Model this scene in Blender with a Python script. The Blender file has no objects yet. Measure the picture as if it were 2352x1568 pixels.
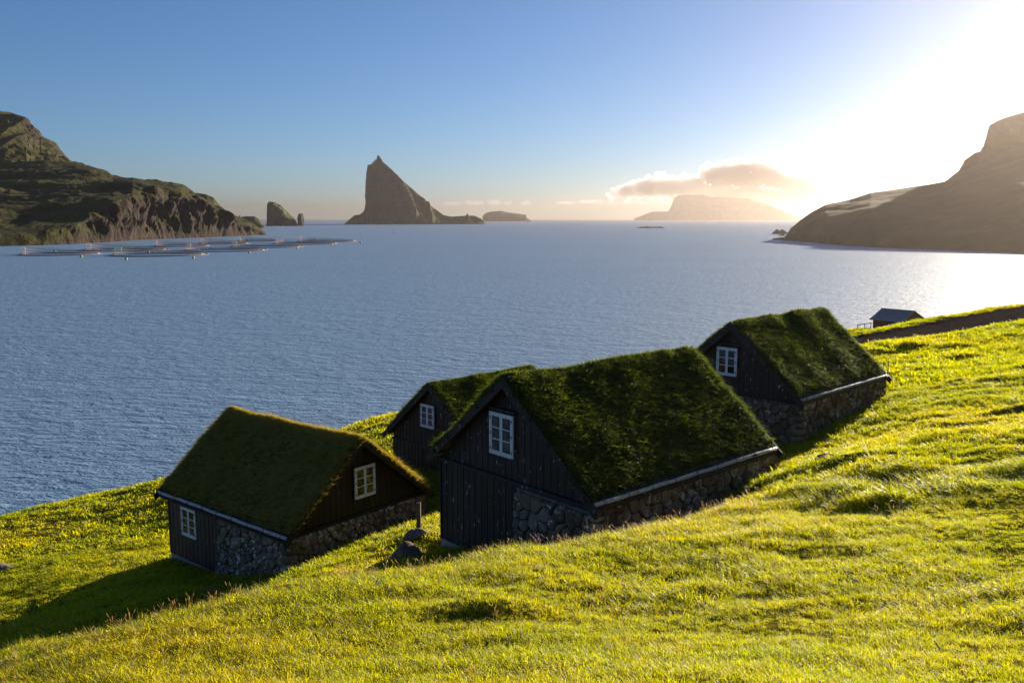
import bpy, bmesh, math, random
import numpy as np
from mathutils import Vector, Quaternion

random.seed(7)
RNG = np.random.default_rng(11)
SC = bpy.context.scene
COL = SC.collection

# ------------------------------------------------------------------ camera
F, CX, CY, HOR = 2010.0, 1176.0, 784.0, 502.5          # focal length and centre in units of a 2352 px wide frame
TH = math.atan((CY - HOR) / F)
CAM = np.array([0.0, 0.0, 22.0])
_fw = np.array([0, math.cos(TH), -math.sin(TH)])
_up = np.array([0, math.sin(TH), math.cos(TH)])
_rt = np.array([1.0, 0, 0])
cd = bpy.data.cameras.new('camera')
cam = bpy.data.objects.new('camera', cd)
COL.objects.link(cam)
cam.location = CAM
cam.rotation_euler = (math.pi / 2 - TH, 0, 0)
cd.sensor_width = 36.0
cd.lens = F / 2352.0 * 36.0
cd.clip_start = 0.3
cd.clip_end = 120000
SC.camera = cam

# ------------------------------------------------------------------ sky, sun, exposure
SUN_H, SUN_E = math.radians(37.0), math.radians(11.5)
world = bpy.data.worlds.new('World')
SC.world = world
world.use_nodes = True
wn = world.node_tree.nodes
wn.clear()
sky = wn.new('ShaderNodeTexSky')
sky.sky_type = 'NISHITA'
sky.sun_disc = False
sky.sun_elevation = SUN_E
sky.sun_rotation = SUN_H
sky.altitude = 20
sky.air_density = 0.8
sky.dust_density = 0.08
sky.ozone_density = 5.0
bg = wn.new('ShaderNodeBackground')
bg.inputs['Strength'].default_value = 0.050
wo = wn.new('ShaderNodeOutputWorld')
world.node_tree.links.new(sky.outputs[0], bg.inputs[0])
world.node_tree.links.new(bg.outputs[0], wo.inputs[0])
sd = bpy.data.lights.new('sun', 'SUN')
sd.energy = 5.0
sd.angle = math.radians(0.5)
sd.color = (1.0, 0.865, 0.68)
sun = bpy.data.objects.new('sun', sd)
COL.objects.link(sun)
SUNV = Vector((math.sin(SUN_H) * math.cos(SUN_E), math.cos(SUN_H) * math.cos(SUN_E), math.sin(SUN_E)))
sun.rotation_euler = (-SUNV).to_track_quat('-Z', 'Y').to_euler()
vs = SC.view_settings
vs.view_transform = 'Standard'
vs.look = 'None'
vs.gamma = 1.0
vs.use_curve_mapping = False
vs.exposure = 1.3
cy = SC.cycles
cy.use_denoising = True
cy.max_bounces = 6
cy.diffuse_bounces = 3
cy.glossy_bounces = 3
cy.transmission_bounces = 4
cy.transparent_max_bounces = 12
cy.volume_bounces = 2
cy.sample_clamp_indirect = 6.0
cy.use_adaptive_sampling = False

HAZE_DENSITY = 6.4e-5


# ------------------------------------------------------------------ helpers
def at(u, v, Y):
    """World point at forward distance Y that stands at frame position (u, v)."""
    r = _rt * (u - CX) / F + _up * (CY - v) / F + _fw
    return CAM + r * (Y / r[1])


def hd(deg):
    a = math.radians(deg)
    return np.array([math.sin(a), math.cos(a), 0.0])


def hash3(ix, iy, iz, seed):
    h = (ix.astype(np.int64) * 374761393 + iy.astype(np.int64) * 668265263 + iz.astype(np.int64) * 2147483647 + seed * 1274126177) & 0xFFFFFFFF
    h = ((h ^ (h >> 13)) * 1274126177) & 0xFFFFFFFF
    h = ((h ^ (h >> 16)) * 2246822519) & 0xFFFFFFFF
    return ((h ^ (h >> 15)) & 0xFFFFFF) / float(0xFFFFFF)


def vnoise(x, y, z=None, seed=0):
    x = np.asarray(x, float); y = np.asarray(y, float)
    z = np.zeros_like(x) if z is None else np.asarray(z, float)
    x0, y0, z0 = np.floor(x), np.floor(y), np.floor(z)
    fx, fy, fz = x - x0, y - y0, z - z0
    fx = fx * fx * fx * (fx * (fx * 6 - 15) + 10); fy = fy * fy * fy * (fy * (fy * 6 - 15) + 10); fz = fz * fz * fz * (fz * (fz * 6 - 15) + 10)
    r = 0
    for dx in (0, 1):
        for dy in (0, 1):
            for dz in (0, 1):
                w = (fx if dx else 1 - fx) * (fy if dy else 1 - fy) * (fz if dz else 1 - fz)
                r = r + w * hash3(x0 + dx, y0 + dy, z0 + dz, seed)
    return r * 2 - 1


def fbm(x, y, z=None, octaves=4, seed=0, gain=0.5):
    r, a, f = 0, 1.0, 1.0
    for k in range(octaves):
        r = r + a * vnoise(np.asarray(x) * f + 17.3 * k, np.asarray(y) * f - 9.1 * k, None if z is None else np.asarray(z) * f + 4.7 * k, seed + k)
        a *= gain; f *= 2.03
    return r


def tag(o, label=None, category=None, group=None, kind=None):
    if label: o['label'] = label
    if category: o['category'] = category
    if group: o['group'] = group
    if kind: o['kind'] = kind
    return o


def mesh_object(name, verts, faces, material=None, parent=None, smooth=False, recalc=True):
    me = bpy.data.meshes.new(name)
    me.from_pydata([tuple(map(float, v)) for v in verts], [], faces)
    if recalc:
        b = bmesh.new(); b.from_mesh(me)
        bmesh.ops.recalc_face_normals(b, faces=b.faces)
        b.to_mesh(me); b.free()
    if smooth:
        me.polygons.foreach_set('use_smooth', [True] * len(me.polygons))
    if material: me.materials.append(material)
    o = bpy.data.objects.new(name, me)
    COL.objects.link(o)
    if parent: o.parent = parent
    return o


def empty(name, loc, rz=0.0):
    o = bpy.data.objects.new(name, None)
    o.empty_display_size = 0.2
    COL.objects.link(o)
    o.location = loc
    o.rotation_euler = (0, 0, rz)
    return o


class MB:
    def __init__(self):
        self.v, self.f = [], []

    def add(self, verts, faces):
        n = len(self.v)
        self.v += [tuple(map(float, p)) for p in verts]
        self.f += [tuple(i + n for i in fc) for fc in faces]
        return self

    def box(self, x0, x1, y0, y1, z0, z1):
        return self.add([(x0, y0, z0), (x1, y0, z0), (x1, y1, z0), (x0, y1, z0), (x0, y0, z1), (x1, y0, z1), (x1, y1, z1), (x0, y1, z1)],
                        [(0, 3, 2, 1), (4, 5, 6, 7), (0, 1, 5, 4), (1, 2, 6, 5), (2, 3, 7, 6), (3, 0, 4, 7)])

    def prism(self, poly, vec):
        """Extrude a planar polygon (3D points) along vec."""
        n = len(poly); vec = np.asarray(vec, float)
        vs = [np.asarray(p, float) for p in poly] + [np.asarray(p, float) + vec for p in poly]
        fs = [tuple(range(n)), tuple(range(2 * n - 1, n - 1, -1))] + [(i, (i + 1) % n, (i + 1) % n + n, i + n) for i in range(n)]
        return self.add(vs, fs)

    def tube(self, pts, rad, seg=6, caps=True):
        pts = [np.asarray(p, float) for p in pts]
        rad = [rad] * len(pts) if not hasattr(rad, '__len__') else rad
        vs, fs = [], []
        for i, p in enumerate(pts):
            d = pts[min(i + 1, len(pts) - 1)] - pts[max(i - 1, 0)]
            d = d / (np.linalg.norm(d) + 1e-9)
            a = np.cross(d, [0, 0, 1.0] if abs(d[2]) < 0.9 else [1.0, 0, 0]); a /= np.linalg.norm(a); b = np.cross(d, a)
            for k in range(seg):
                t = 2 * math.pi * k / seg
                vs.append(p + (a * math.cos(t) + b * math.sin(t)) * rad[i])
        for i in range(len(pts) - 1):
            for k in range(seg):
                fs.append((i * seg + k, i * seg + (k + 1) % seg, (i + 1) * seg + (k + 1) % seg, (i + 1) * seg + k))
        if caps:
            fs.append(tuple(range(seg - 1, -1, -1))); fs.append(tuple((len(pts) - 1) * seg + k for k in range(seg)))
        return self.add(vs, fs)

    def torus(self, R, r, z=0.0, seg=64, tseg=6):
        vs, fs = [], []
        for i in range(seg):
            t = 2 * math.pi * i / seg
            for k in range(tseg):
                q = 2 * math.pi * k / tseg
                rr = R + r * math.cos(q)
                vs.append((rr * math.cos(t), rr * math.sin(t), z + r * math.sin(q)))
        for i in range(seg):
            for k in range(tseg):
                j = (i + 1) % seg; l = (k + 1) % tseg
                fs.append((i * tseg + k, j * tseg + k, j * tseg + l, i * tseg + l))
        return self.add(vs, fs)

    def build(self, name, material, parent=None, smooth=False):
        return mesh_object(name, self.v, self.f, material, parent, smooth)


# ------------------------------------------------------------------ materials
class NT:
    def __init__(self, name):
        self.m = bpy.data.materials.new(name)
        self.m.use_nodes = True
        self.t = self.m.node_tree
        self.t.nodes.clear()
        self.out = self.t.nodes.new('ShaderNodeOutputMaterial')

    def n(self, typ, _ins=None, **props):
        nd = self.t.nodes.new(typ)
        for k, v in props.items(): setattr(nd, k, v)
        for k, v in (_ins or {}).items(): self.set(nd, k, v)
        return nd

    def set(self, nd, k, v):
        s = nd.inputs[k]
        if isinstance(v, bpy.types.NodeSocket): self.t.links.new(v, s)
        elif isinstance(v, bpy.types.Node): self.t.links.new(v.outputs[0], s)
        else: s.default_value = v

    def math(self, op, a, b=0.0, clamp=False):
        nd = self.n('ShaderNodeMath', operation=op, use_clamp=clamp)
        self.set(nd, 0, a); self.set(nd, 1, b)
        return nd.outputs[0]

    def mix(self, fac, a, b, blend='MIX'):
        nd = self.n('ShaderNodeMix', data_type='RGBA', blend_type=blend)
        self.set(nd, 0, fac); self.set(nd, 6, a if not isinstance(a, tuple) else tuple(a) + (1,) * (4 - len(a))); self.set(nd, 7, b if not isinstance(b, tuple) else tuple(b) + (1,) * (4 - len(b)))
        return nd.outputs[2]

    def ramp(self, fac, stops):
        nd = self.n('ShaderNodeValToRGB')
        cr = nd.color_ramp
        while len(cr.elements) < len(stops): cr.elements.new(0.5)
        for e, (p, c) in zip(cr.elements, stops):
            e.position = p
            e.color = (c, c, c, 1) if not hasattr(c, '__len__') else tuple(c) + (1,) * (4 - len(c))
        self.set(nd, 0, fac)
        return nd.outputs[0]

    def coords(self, kind='Object', scale=(1, 1, 1), rot=(0, 0, 0)):
        tc = self.n('ShaderNodeTexCoord') if kind != 'Position' else self.n('ShaderNodeNewGeometry')
        mp = self.n('ShaderNodeMapping')
        mp.inputs['Scale'].default_value = scale
        mp.inputs['Rotation'].default_value = rot
        self.t.links.new(tc.outputs[kind], mp.inputs[0])
        return mp.outputs[0]

    def noise(self, vec, scale, detail=4.0, rough=0.55, dist=0.0):
        nd = self.n('ShaderNodeTexNoise', {'Vector': vec, 'Scale': scale, 'Detail': detail, 'Roughness': rough, 'Distortion': dist})
        return nd.outputs[0]

    def bump(self, height, strength=0.5, distance=0.1, normal=None):
        nd = self.n('ShaderNodeBump', {'Height': height, 'Strength': strength, 'Distance': distance})
        if normal is not None: self.set(nd, 'Normal', normal)
        return nd.outputs[0]

    def principled(self, color, rough=0.8, spec=0.3, normal=None, **kw):
        nd = self.n('ShaderNodeBsdfPrincipled')
        self.set(nd, 'Base Color', color if not isinstance(color, tuple) else tuple(color) + (1,) * (4 - len(color)))
        self.set(nd, 'Roughness', rough); self.set(nd, 'Specular IOR Level', spec)
        if normal is not None: self.set(nd, 'Normal', normal)
        for k, v in kw.items(): self.set(nd, k.replace('_', ' '), v)
        return nd.outputs[0]

    def finish(self, shader, socket='Surface'):
        self.t.links.new(shader, self.out.inputs[socket])
        return self.m


def simple(name, color, rough=0.7, spec=0.3, var=0.25, scale=8.0, bump=0.2):
    t = NT(name)
    v = t.coords('Object')
    n = t.noise(v, scale, 5, 0.6)
    c = t.mix(t.ramp(n, [(0.3, 0.0), (0.7, 1.0)]), tuple(x * (1 - var) for x in color), tuple(min(1, x * (1 + var)) for x in color))
    return t.finish(t.principled(c, rough, spec, t.bump(n, bump, 0.02)))


def wood_material(name, dark, light, speck=0.0):
    t = NT(name)
    v = t.coords('Object', (9, 9, 0.7))
    g = t.noise(v, 6.0, 6, 0.65, 0.3)
    rnd = t.n('ShaderNodeObjectInfo').outputs['Random']
    c = t.mix(t.ramp(g, [(0.3, 0.0), (0.75, 1.0)]), dark, light)
    c = t.mix(t.math('MULTIPLY', rnd, 0.45), c, tuple(x * 1.9 for x in light))
    big = t.noise(t.coords('Object', (1, 1, 0.5)), 0.9, 4, 0.6)
    c = t.mix(t.ramp(big, [(0.45, 0.0), (0.75, 0.6)]), c, tuple(x * 1.6 + 0.004 for x in light))
    if speck:
        s1 = t.noise(t.coords('Object', (13, 13, 5)), 1.0, 2, 0.5, 0.4)
        m1 = t.ramp(s1, [(0.665, 0.0), (0.69, 1.0)])
        gate = t.noise(t.coords('Object'), 1.7, 2)
        m1 = t.math('MULTIPLY', m1, t.ramp(gate, [(0.42, 0.0), (0.55, 1.0)]))
        c = t.mix(t.math('MULTIPLY', m1, speck), c, (0.42, 0.40, 0.36))
    return t.finish(t.principled(c, 0.62, 0.35, t.bump(g, 0.35, 0.01)))


M = {}
M['black_wood'] = wood_material('tarred_wood', (0.013, 0.0090, 0.0075), (0.031, 0.022, 0.0185), 0.9)
M['red_wood'] = wood_material('dark_red_wood', (0.0045, 0.0028, 0.0026), (0.0095, 0.0058, 0.0052), 0.2)
M['brown_wood'] = wood_material('brown_wood', (0.036, 0.020, 0.015), (0.075, 0.042, 0.031), 0.4)
M['white_paint'] = simple('white_paint', (0.74, 0.75, 0.76), 0.45, 0.4, 0.06, 12, 0.05)
M['concrete'] = simple('concrete', (0.30, 0.29, 0.28), 0.9, 0.2, 0.25, 6, 0.3)
M['cement'] = simple('old_cement', (0.12, 0.115, 0.11), 0.9, 0.2, 0.5, 5, 0.5)
M['iron'] = simple('iron', (0.02, 0.018, 0.017), 0.6, 0.4, 0.3, 20, 0.1)
M['mortar'] = simple('dark_mortar', (0.045, 0.040, 0.035), 0.95, 0.1, 0.4, 9, 0.5)  # dark mortar showing in the joints between the stones
M['post_wood'] = simple('weathered_post', (0.16, 0.115, 0.07), 0.85, 0.2, 0.35, 9, 0.4)
M['orange'] = simple('orange_plastic', (0.55, 0.20, 0.06), 0.5, 0.4, 0.15, 2, 0.0)
M['yellow_buoy'] = simple('buoy_plastic', (0.42, 0.35, 0.20), 0.5, 0.4, 0.1, 2, 0.0)
M['white_buoy'] = simple('white_buoy_plastic', (0.8, 0.8, 0.78), 0.5, 0.4, 0.1, 2, 0.0)
M['black_pipe'] = simple('black_pipe', (0.14, 0.12, 0.115), 0.5, 0.4, 0.2, 2, 0.0)


def make_log_bark():
    t = NT('pale_bark')
    n = t.noise(t.coords('Object', (6, 6, 6)), 2.5, 5, 0.65)
    dark = t.ramp(t.noise(t.coords('Object', (1.3, 6, 6)), 2.2, 3, 0.6, 0.5), [(0.60, 0.0), (0.66, 1.0)])
    c = t.mix(t.ramp(n, [(0.3, 0.0), (0.7, 1.0)]), (0.34, 0.32, 0.30), (0.62, 0.60, 0.58))
    c = t.mix(dark, c, (0.02, 0.018, 0.016))
    return t.finish(t.principled(c, 0.6, 0.3, t.bump(n, 0.4, 0.02)))


M['bark'] = make_log_bark()
M['boulder'] = simple('dark_boulder', (0.16, 0.125, 0.095), 0.9, 0.2, 0.5, 3.5, 0.8)


def make_glass():
    t = NT('window_glass')
    n = t.noise(t.coords('Object'), 1.7, 2)
    return t.finish(t.principled((0.012, 0.014, 0.016), 0.02, 0.5, t.bump(n, 0.03, 0.05), IOR=1.55))


M['glass'] = make_glass()


def make_stone():
    t = NT('field_stone')
    v = t.coords('Object')
    rnd = t.n('ShaderNodeObjectInfo').outputs['Random']
    n = t.noise(v, 9, 6, 0.65)
    c = t.mix(rnd, (0.060, 0.043, 0.030), (0.34, 0.255, 0.18))
    c = t.mix(t.ramp(n, [(0.3, 0.0), (0.7, 0.7)]), c, (0.15, 0.105, 0.065))
    warm = t.noise(v, 1.3, 3)
    c = t.mix(t.ramp(warm, [(0.5, 0.0), (0.7, 0.6)]), c, (0.18, 0.12, 0.065))
    lich = t.noise(v, 5.5, 6, 0.7, 0.6)
    big = t.noise(v, 1.1, 2)
    lm = t.math('MULTIPLY', t.ramp(lich, [(0.53, 0.0), (0.60, 1.0)]), t.ramp(big, [(0.40, 0.1), (0.60, 1.0)]))
    c = t.mix(t.math('MULTIPLY', lm, 0.8), c, (0.80, 0.74, 0.67))
    moss = t.ramp(t.noise(v, 2.3, 4), [(0.58, 0.0), (0.70, 0.6)])
    c = t.mix(moss, c, (0.075, 0.082, 0.026))
    return t.finish(t.principled(c, 0.9, 0.2, t.bump(n, 0.6, 0.03)))


M['stone'] = make_stone()


def make_grass(name, lo, hi, dry, dry_amt, trans, patch_scale=0.12):
    """Blade material: per-tuft and per-blade variation, light passes through the blade."""
    t = NT(name)
    att = t.n('ShaderNodeAttribute', attribute_name='tint').outputs['Fac']
    pos = t.coords('Position')
    p1 = t.noise(pos, patch_scale, 4, 0.6)
    p2 = t.noise(pos, patch_scale * 7, 3, 0.6)
    c = t.mix(att, lo, hi)
    d = t.math('ADD', t.math('MULTIPLY', t.ramp(p1, [(0.42, 0.0), (0.68, 1.0)]), 0.75), t.math('MULTIPLY', t.ramp(p2, [(0.45, 0.0), (0.75, 1.0)]), 0.35))
    d = t.math('MULTIPLY', d, t.math('ADD', t.math('MULTIPLY', att, 0.8), 0.35))
    c = t.mix(t.math('MULTIPLY', d, dry_amt, True), c, dry)
    bs = t.principled(c, 0.5, 0.35)
    hs = t.n('ShaderNodeHueSaturation', {'Color': c, 'Saturation': 1.12, 'Value': trans})
    tr = t.n('ShaderNodeBsdfTranslucent', {'Color': hs.outputs[0]})
    mx = t.n('ShaderNodeMixShader', {0: 0.55})
    t.t.links.new(bs, mx.inputs[1]); t.t.links.new(tr.outputs[0], mx.inputs[2])
    return t.finish(mx.outputs[0])


M['grass'] = make_grass('meadow_grass', (0.088, 0.108, 0.004), (0.222, 0.224, 0.006), (0.33, 0.24, 0.024), 0.66, 3.8)
M['roof_grass'] = make_grass('roof_grass', (0.022, 0.036, 0.005), (0.100, 0.128, 0.012), (0.16, 0.140, 0.035), 0.22, 2.8, 0.5)
M['roof_grass_dry'] = make_grass('roof_grass_dry', (0.26, 0.22, 0.036), (0.62, 0.49, 0.090), (0.64, 0.48, 0.21), 0.55, 1.0, 0.5)
M['straw'] = make_grass('seed_heads', (0.17, 0.11, 0.05), (0.28, 0.18, 0.08), (0.30, 0.20, 0.10), 0.5, 1.6)
M['petal_yellow'] = simple('yellow_petals', (0.72, 0.45, 0.02), 0.5, 0.3, 0.1, 5, 0)
M['petal_white'] = simple('white_petals', (0.70, 0.63, 0.58), 0.6, 0.3, 0.15, 60, 0)


def make_soil(name, a, b, g=None):
    t = NT(name)
    pos = t.coords('Position')
    n = t.noise(pos, 2.2, 7, 0.65)
    c = t.mix(t.ramp(n, [(0.3, 0.0), (0.7, 1.0)]), a, b)
    if g: c = t.mix(t.ramp(t.noise(pos, 0.12, 4, 0.6), [(0.42, 0.0), (0.68, 0.8)]), c, g)
    return t.finish(t.principled(c, 1.0, 0.0, t.bump(n, 0.7, 0.12)))


M['ground'] = make_soil('meadow_ground', (0.060, 0.068, 0.006), (0.13, 0.128, 0.010), (0.19, 0.14, 0.026))
M['turf'] = make_soil('turf_soil', (0.025, 0.034, 0.008), (0.060, 0.066, 0.014))
M['dirt'] = make_soil('bare_dirt', (0.034, 0.026, 0.022), (0.078, 0.060, 0.050))


def make_rock_land(name, rock_a, rock_b, grass_a, grass_b, scale=0.02, grass_lo=0.50, grass_hi=0.68, relief=0.9):
    t = NT(name)
    geo = t.n('ShaderNodeNewGeometry')
    pos = t.coords('Position')
    nz = t.n('ShaderNodeSeparateXYZ', {0: geo.outputs['Normal']}).outputs[2]
    n = t.noise(pos, scale, 8, 0.62)
    strata = t.noise(t.coords('Position', (0.25, 0.25, 3.0)), scale * 2.2, 6, 0.65)
    cliff = t.noise(t.coords('Position', (2.2, 2.2, 0.35)), scale * 2.5, 7, 0.7)
    rock = t.mix(t.ramp(cliff, [(0.32, 0.0), (0.68, 1.0)]), rock_a, rock_b)
    rock = t.mix(t.ramp(strata, [(0.50, 0.0), (0.62, 0.5)]), rock, tuple(x * 0.5 for x in rock_a))
    gr = t.mix(t.ramp(n, [(0.35, 0.0), (0.65, 1.0)]), grass_a, grass_b)
    fac = t.math('ADD', nz, t.math('MULTIPLY', t.math('SUBTRACT', n, 0.5), 0.7))
    fac = t.ramp(fac, [(grass_lo, 0.0), (grass_hi, 1.0)])
    c = t.mix(fac, rock, gr)
    h = t.math('ADD', t.math('MULTIPLY', n, 1.0), t.math('MULTIPLY', t.math('SUBTRACT', 1.0, fac), t.math('MULTIPLY', cliff, 0.8)))
    return t.finish(t.principled(c, 0.95, 0.1, t.bump(h, relief, 0.35 / scale)))


M['headland'] = make_rock_land('headland_rock_and_grass', (0.020, 0.015, 0.012), (0.105, 0.076, 0.060), (0.020, 0.024, 0.006), (0.076, 0.070, 0.016), 0.022)
M['grass_headland'] = make_rock_land('grassy_headland', (0.030, 0.024, 0.018), (0.080, 0.060, 0.046), (0.034, 0.034, 0.010), (0.070, 0.060, 0.018), 0.03, 0.20, 0.42, 0.25)
M['islet'] = make_rock_land('islet_rock_and_grass', (0.045, 0.036, 0.030), (0.12, 0.095, 0.075), (0.050, 0.056, 0.018), (0.125, 0.125, 0.040), 0.012, 0.34, 0.54)
M['shore_rock'] = make_rock_land('shore_rock', (0.035, 0.028, 0.024), (0.09, 0.07, 0.06), (0.04, 0.04, 0.012), (0.08, 0.075, 0.02), 0.06, 0.85, 0.98)


def make_sea():
    t = NT('sea_water')
    pos = t.coords('Position', (1, 1, 0), (0, 0, math.radians(24)))
    st = t.coords('Position', (0.55, 1.0, 0), (0, 0, math.radians(24)))
    w1 = t.noise(st, 0.22, 3, 0.55, 0.3)
    w2 = t.noise(st, 0.85, 4, 0.6, 0.4)
    w3 = t.noise(pos, 3.0, 3, 0.6, 0.2)
    gust = t.noise(t.coords('Position', (0.35, 1.0, 0), (0, 0, math.radians(5))), 0.010, 4, 0.6)
    h = t.math('ADD', t.math('MULTIPLY', w1, 0.60), t.math('ADD', t.math('MULTIPLY', w2, 0.58), t.math('MULTIPLY', w3, 0.14)))
    amp = t.math('ADD', t.math('MULTIPLY', t.ramp(gust, [(0.35, 0.0), (0.65, 1.0)]), 0.35), 0.75)
    h = t.math('MULTIPLY', h, amp)
    nrm = t.bump(h, 0.9, 1.0)
    return t.finish(t.principled((0.152, 0.260, 0.395), 0.54, 0.5, nrm, IOR=1.42))


M['sea'] = make_sea()


def make_net():
    t = NT('net_mesh')
    rnd = t.n('ShaderNodeObjectInfo').outputs['Random']
    c = t.ramp(rnd, [(0.0, (0.03, 0.16, 0.14)), (0.5, (0.28, 0.12, 0.10)), (1.0, (0.06, 0.20, 0.17))])
    b = t.principled(c, 0.8, 0.1)
    tr = t.n('ShaderNodeBsdfTransparent')
    mx = t.n('ShaderNodeMixShader', {0: 0.22})
    t.t.links.new(tr.outputs[0], mx.inputs[1]); t.t.links.new(b, mx.inputs[2])
    return t.finish(mx.outputs[0])


M['net'] = make_net()

# ------------------------------------------------------------------ sea
sea = mesh_object('sea', [(-26000, -3000, 0), (26000, -3000, 0), (26000, 26000, 0), (-26000, 26000, 0)], [(0, 1, 2, 3)], M['sea'])
tag(sea, 'blue wind-rippled sea filling the fjord', kind='structure')

# ------------------------------------------------------------------ the hillside the houses stand on
_ctrl = []
for u, v, Y in [
    (1176, 1568, 8.0), (600, 1568, 9.2), (0, 1568, 11.0), (1800, 1568, 7.4), (2352, 1568, 7.0),
    # brow of the foreground
    (0, 1538, 12.5), (176, 1485, 13.0), (352, 1437, 13.6), (512, 1395, 14.2), (640, 1357, 14.6), (850, 1330, 15.0), (1035, 1311, 15.2),
    (1175, 1284, 15.8), (1315, 1265, 16.2), (1483, 1237, 16.8), (1595, 1212, 17.5), (1693, 1176, 19.0),
    # just behind the brow
    (0, 1568, 15.5), (176, 1515, 16.0), (352, 1466, 16.6), (512, 1424, 17.2), (640, 1386, 17.6), (850, 1355, 18.0), (1035, 1335, 18.4), (1175, 1306, 19.0), (1315, 1280, 19.0),
    (1400, 1400, 12.0), (700, 1450, 11.5), (1800, 1300, 13.5), (2352, 1300, 12.0), (1850, 1180, 18.5), (2352, 1100, 18.0), (2150, 1000, 25.5),
    (1900, 1060, 23.0), (2352, 900, 32.0), (2352, 820, 43.0), (2352, 740, 58.0), (2352, 700, 69.0), (1975, 790, 56.0), (1965, 763, 65.5), (2150, 732, 67.5), (2150, 768, 57.0),
    (0, 1522, 20.0), (0, 1445, 27.3), (0, 1300, 35.3), (0, 1196, 44.0), (200, 1420, 25.0), (380, 1385, 24.5), (300, 1330, 28.5), (200, 1200, 42.0), (200, 1150, 46.5), (370, 1108, 50.0),
    (700, 1310, 24.5), (860, 1262, 26.5), (960, 1083, 36.5), (860, 966, 55.0), (830, 976, 53.0), (935, 1285, 24.0), (963, 1215, 27.0)]:
    p = at(u, v, Y); _ctrl.append(tuple(p))
_ctrl += [
    (-9.3, 24.6, 10.35), (-11.1, 22.2, 10.4), (-13.0, 20.0, 10.6), (-2.2, 25.0, 12.35), (0.0, 22.4, 12.9), (1.9, 20.3, 13.5), (3.5, 21.6, 13.7), (5.7, 23.6, 14.1), (8.1, 25.7, 14.5), (5.0, 28.5, 13.4), (2.0, 29.0, 12.6),
    (-7.5, 26.9, 10.5), (-10.6, 30.0, 9.3), (-13.1, 32.1, 9.02), (-6.4, 28.3, 10.72), (-3.3, 32.1, 10.92), (-9.0, 36.5, 9.2),
    (-5.5, 38.6, 11.1), (-3.5, 36.6, 11.4), (-1.0, 41.0, 11.2), (9.7, 30.8, 14.0), (10.9, 31.1, 14.25), (12.6, 32.7, 14.38), (15.6, 35.6, 14.9), (7.6, 33.0, 13.5), (11.5, 38.0, 13.5),
    (49.0, 110.0, 7.4), (44.0, 112.0, 7.8), (55.0, 105.0, 8.2), (42.0, 95.0, 8.6), (50.0, 84.0, 11.5), (35.0, 80.0, 9.0), (62.0, 118, 5.0),
    (-26, 58, 1.5), (-37, 49, 1.0), (-42, 38, 2.0), (-17, 60, 2.0), (-9, 64, 3.0), (0, 72, 3.0), (14, 86, 2.5), (30, 104, 2.0), (46, 124, 1.0), (75, 130, 1.0), (-32, 61, -4), (-48, 48, -4), (-8, 76, -4), (14, 100, -4), (40, 132, -4),
    (-25, 20, 9.0), (-40, 15, 7.0), (-60, 10, 1.0), (-60, -40, 6.0), (-30, -30, 20.0), (0, -6, 21.4), (0, 1.5, 20.0), (0, -30, 29.0), (30, -30, 36.0), (18, 4, 21.0), (25, 15, 20.0), (30, 30, 18.0), (45, 45, 18.0), (60, 62, 18.0), (80, 90, 17.0), (90, 40, 30.0), (90, -20, 50.0),
]
_ctrl = np.array(_ctrl)
_S = 20.0


def _tps_k(d2):
    return 0.5 * d2 * np.log(d2 + 1e-12)


def _tps_fit(P, lam=2e-4):
    X = P[:, :2] / _S; n = len(X)
    K = _tps_k(((X[:, None] - X[None]) ** 2).sum(-1)) + lam * np.eye(n)
    Q = np.c_[np.ones(n), X]
    A = np.block([[K, Q], [Q.T, np.zeros((3, 3))]])
    return X, np.linalg.solve(A, np.r_[P[:, 2], 0, 0, 0])


_tX, _tW = _tps_fit(_ctrl)


def ground_base(x, y):
    x = np.asarray(x, float); y = np.asarray(y, float)
    xs, ys = x.ravel() / _S, y.ravel() / _S
    r = _tW[-3] + _tW[-2] * xs + _tW[-1] * ys
    for i in range(len(_tX)):
        r = r + _tW[i] * _tps_k((xs - _tX[i, 0]) ** 2 + (ys - _tX[i, 1]) ** 2)
    return np.clip(r.reshape(x.shape), -4, 70)


ROAD = np.array([tuple(at(u, v, Y)[:2]) for u, v, Y in [(1700, 812, 56.5), (1975, 776, 60.0), (2060, 764, 60.4), (2150, 751, 61.3), (2250, 737, 62.3), (2352, 722, 63.4), (2550, 700, 66.0)]])


def road_dist(x, y):
    d = np.full(np.shape(x), 1e9)
    for a, b in zip(ROAD[:-1], ROAD[1:]):
        v = b - a
        t = np.clip(((x - a[0]) * v[0] + (y - a[1]) * v[1]) / (v @ v), 0, 1)
        d = np.minimum(d, np.hypot(x - a[0] - t * v[0], y - a[1] - t * v[1]))
    return d


def ground_z(x, y):
    x = np.asarray(x, float); y = np.asarray(y, float)
    z = ground_base(x, y)
    # hummocks and animal terraces that follow the slope
    a = fbm(x * 0.9 + 0.25 * y, y * 1.5, None, 3, 5, 0.5) * 0.055
    b = np.maximum(0, fbm(x * 0.42, y * 0.75 + 0.2 * x, None, 2, 21, 0.5)) ** 2 * 0.15
    c = fbm(x * 0.12, y * 0.16, None, 2, 31) * 0.10
    amp = np.clip((np.hypot(x, y) - 3) / 8, 0.2, 1.0)
    right = np.clip((x + 2) / 8, 0.35, 1.0)
    rd = road_dist(x, y)
    amp = amp * np.clip((rd - 2.5) / 3, 0.12, 1.0)
    return z + (a + b * right + c) * amp - 0.45 * np.exp(-(rd / 3.3) ** 4)


def axis(segs):
    out = []
    for a, b, s in segs:
        out += list(np.arange(a, b - 1e-6, s))
    return np.array(out + [segs[-1][1]])


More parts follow.
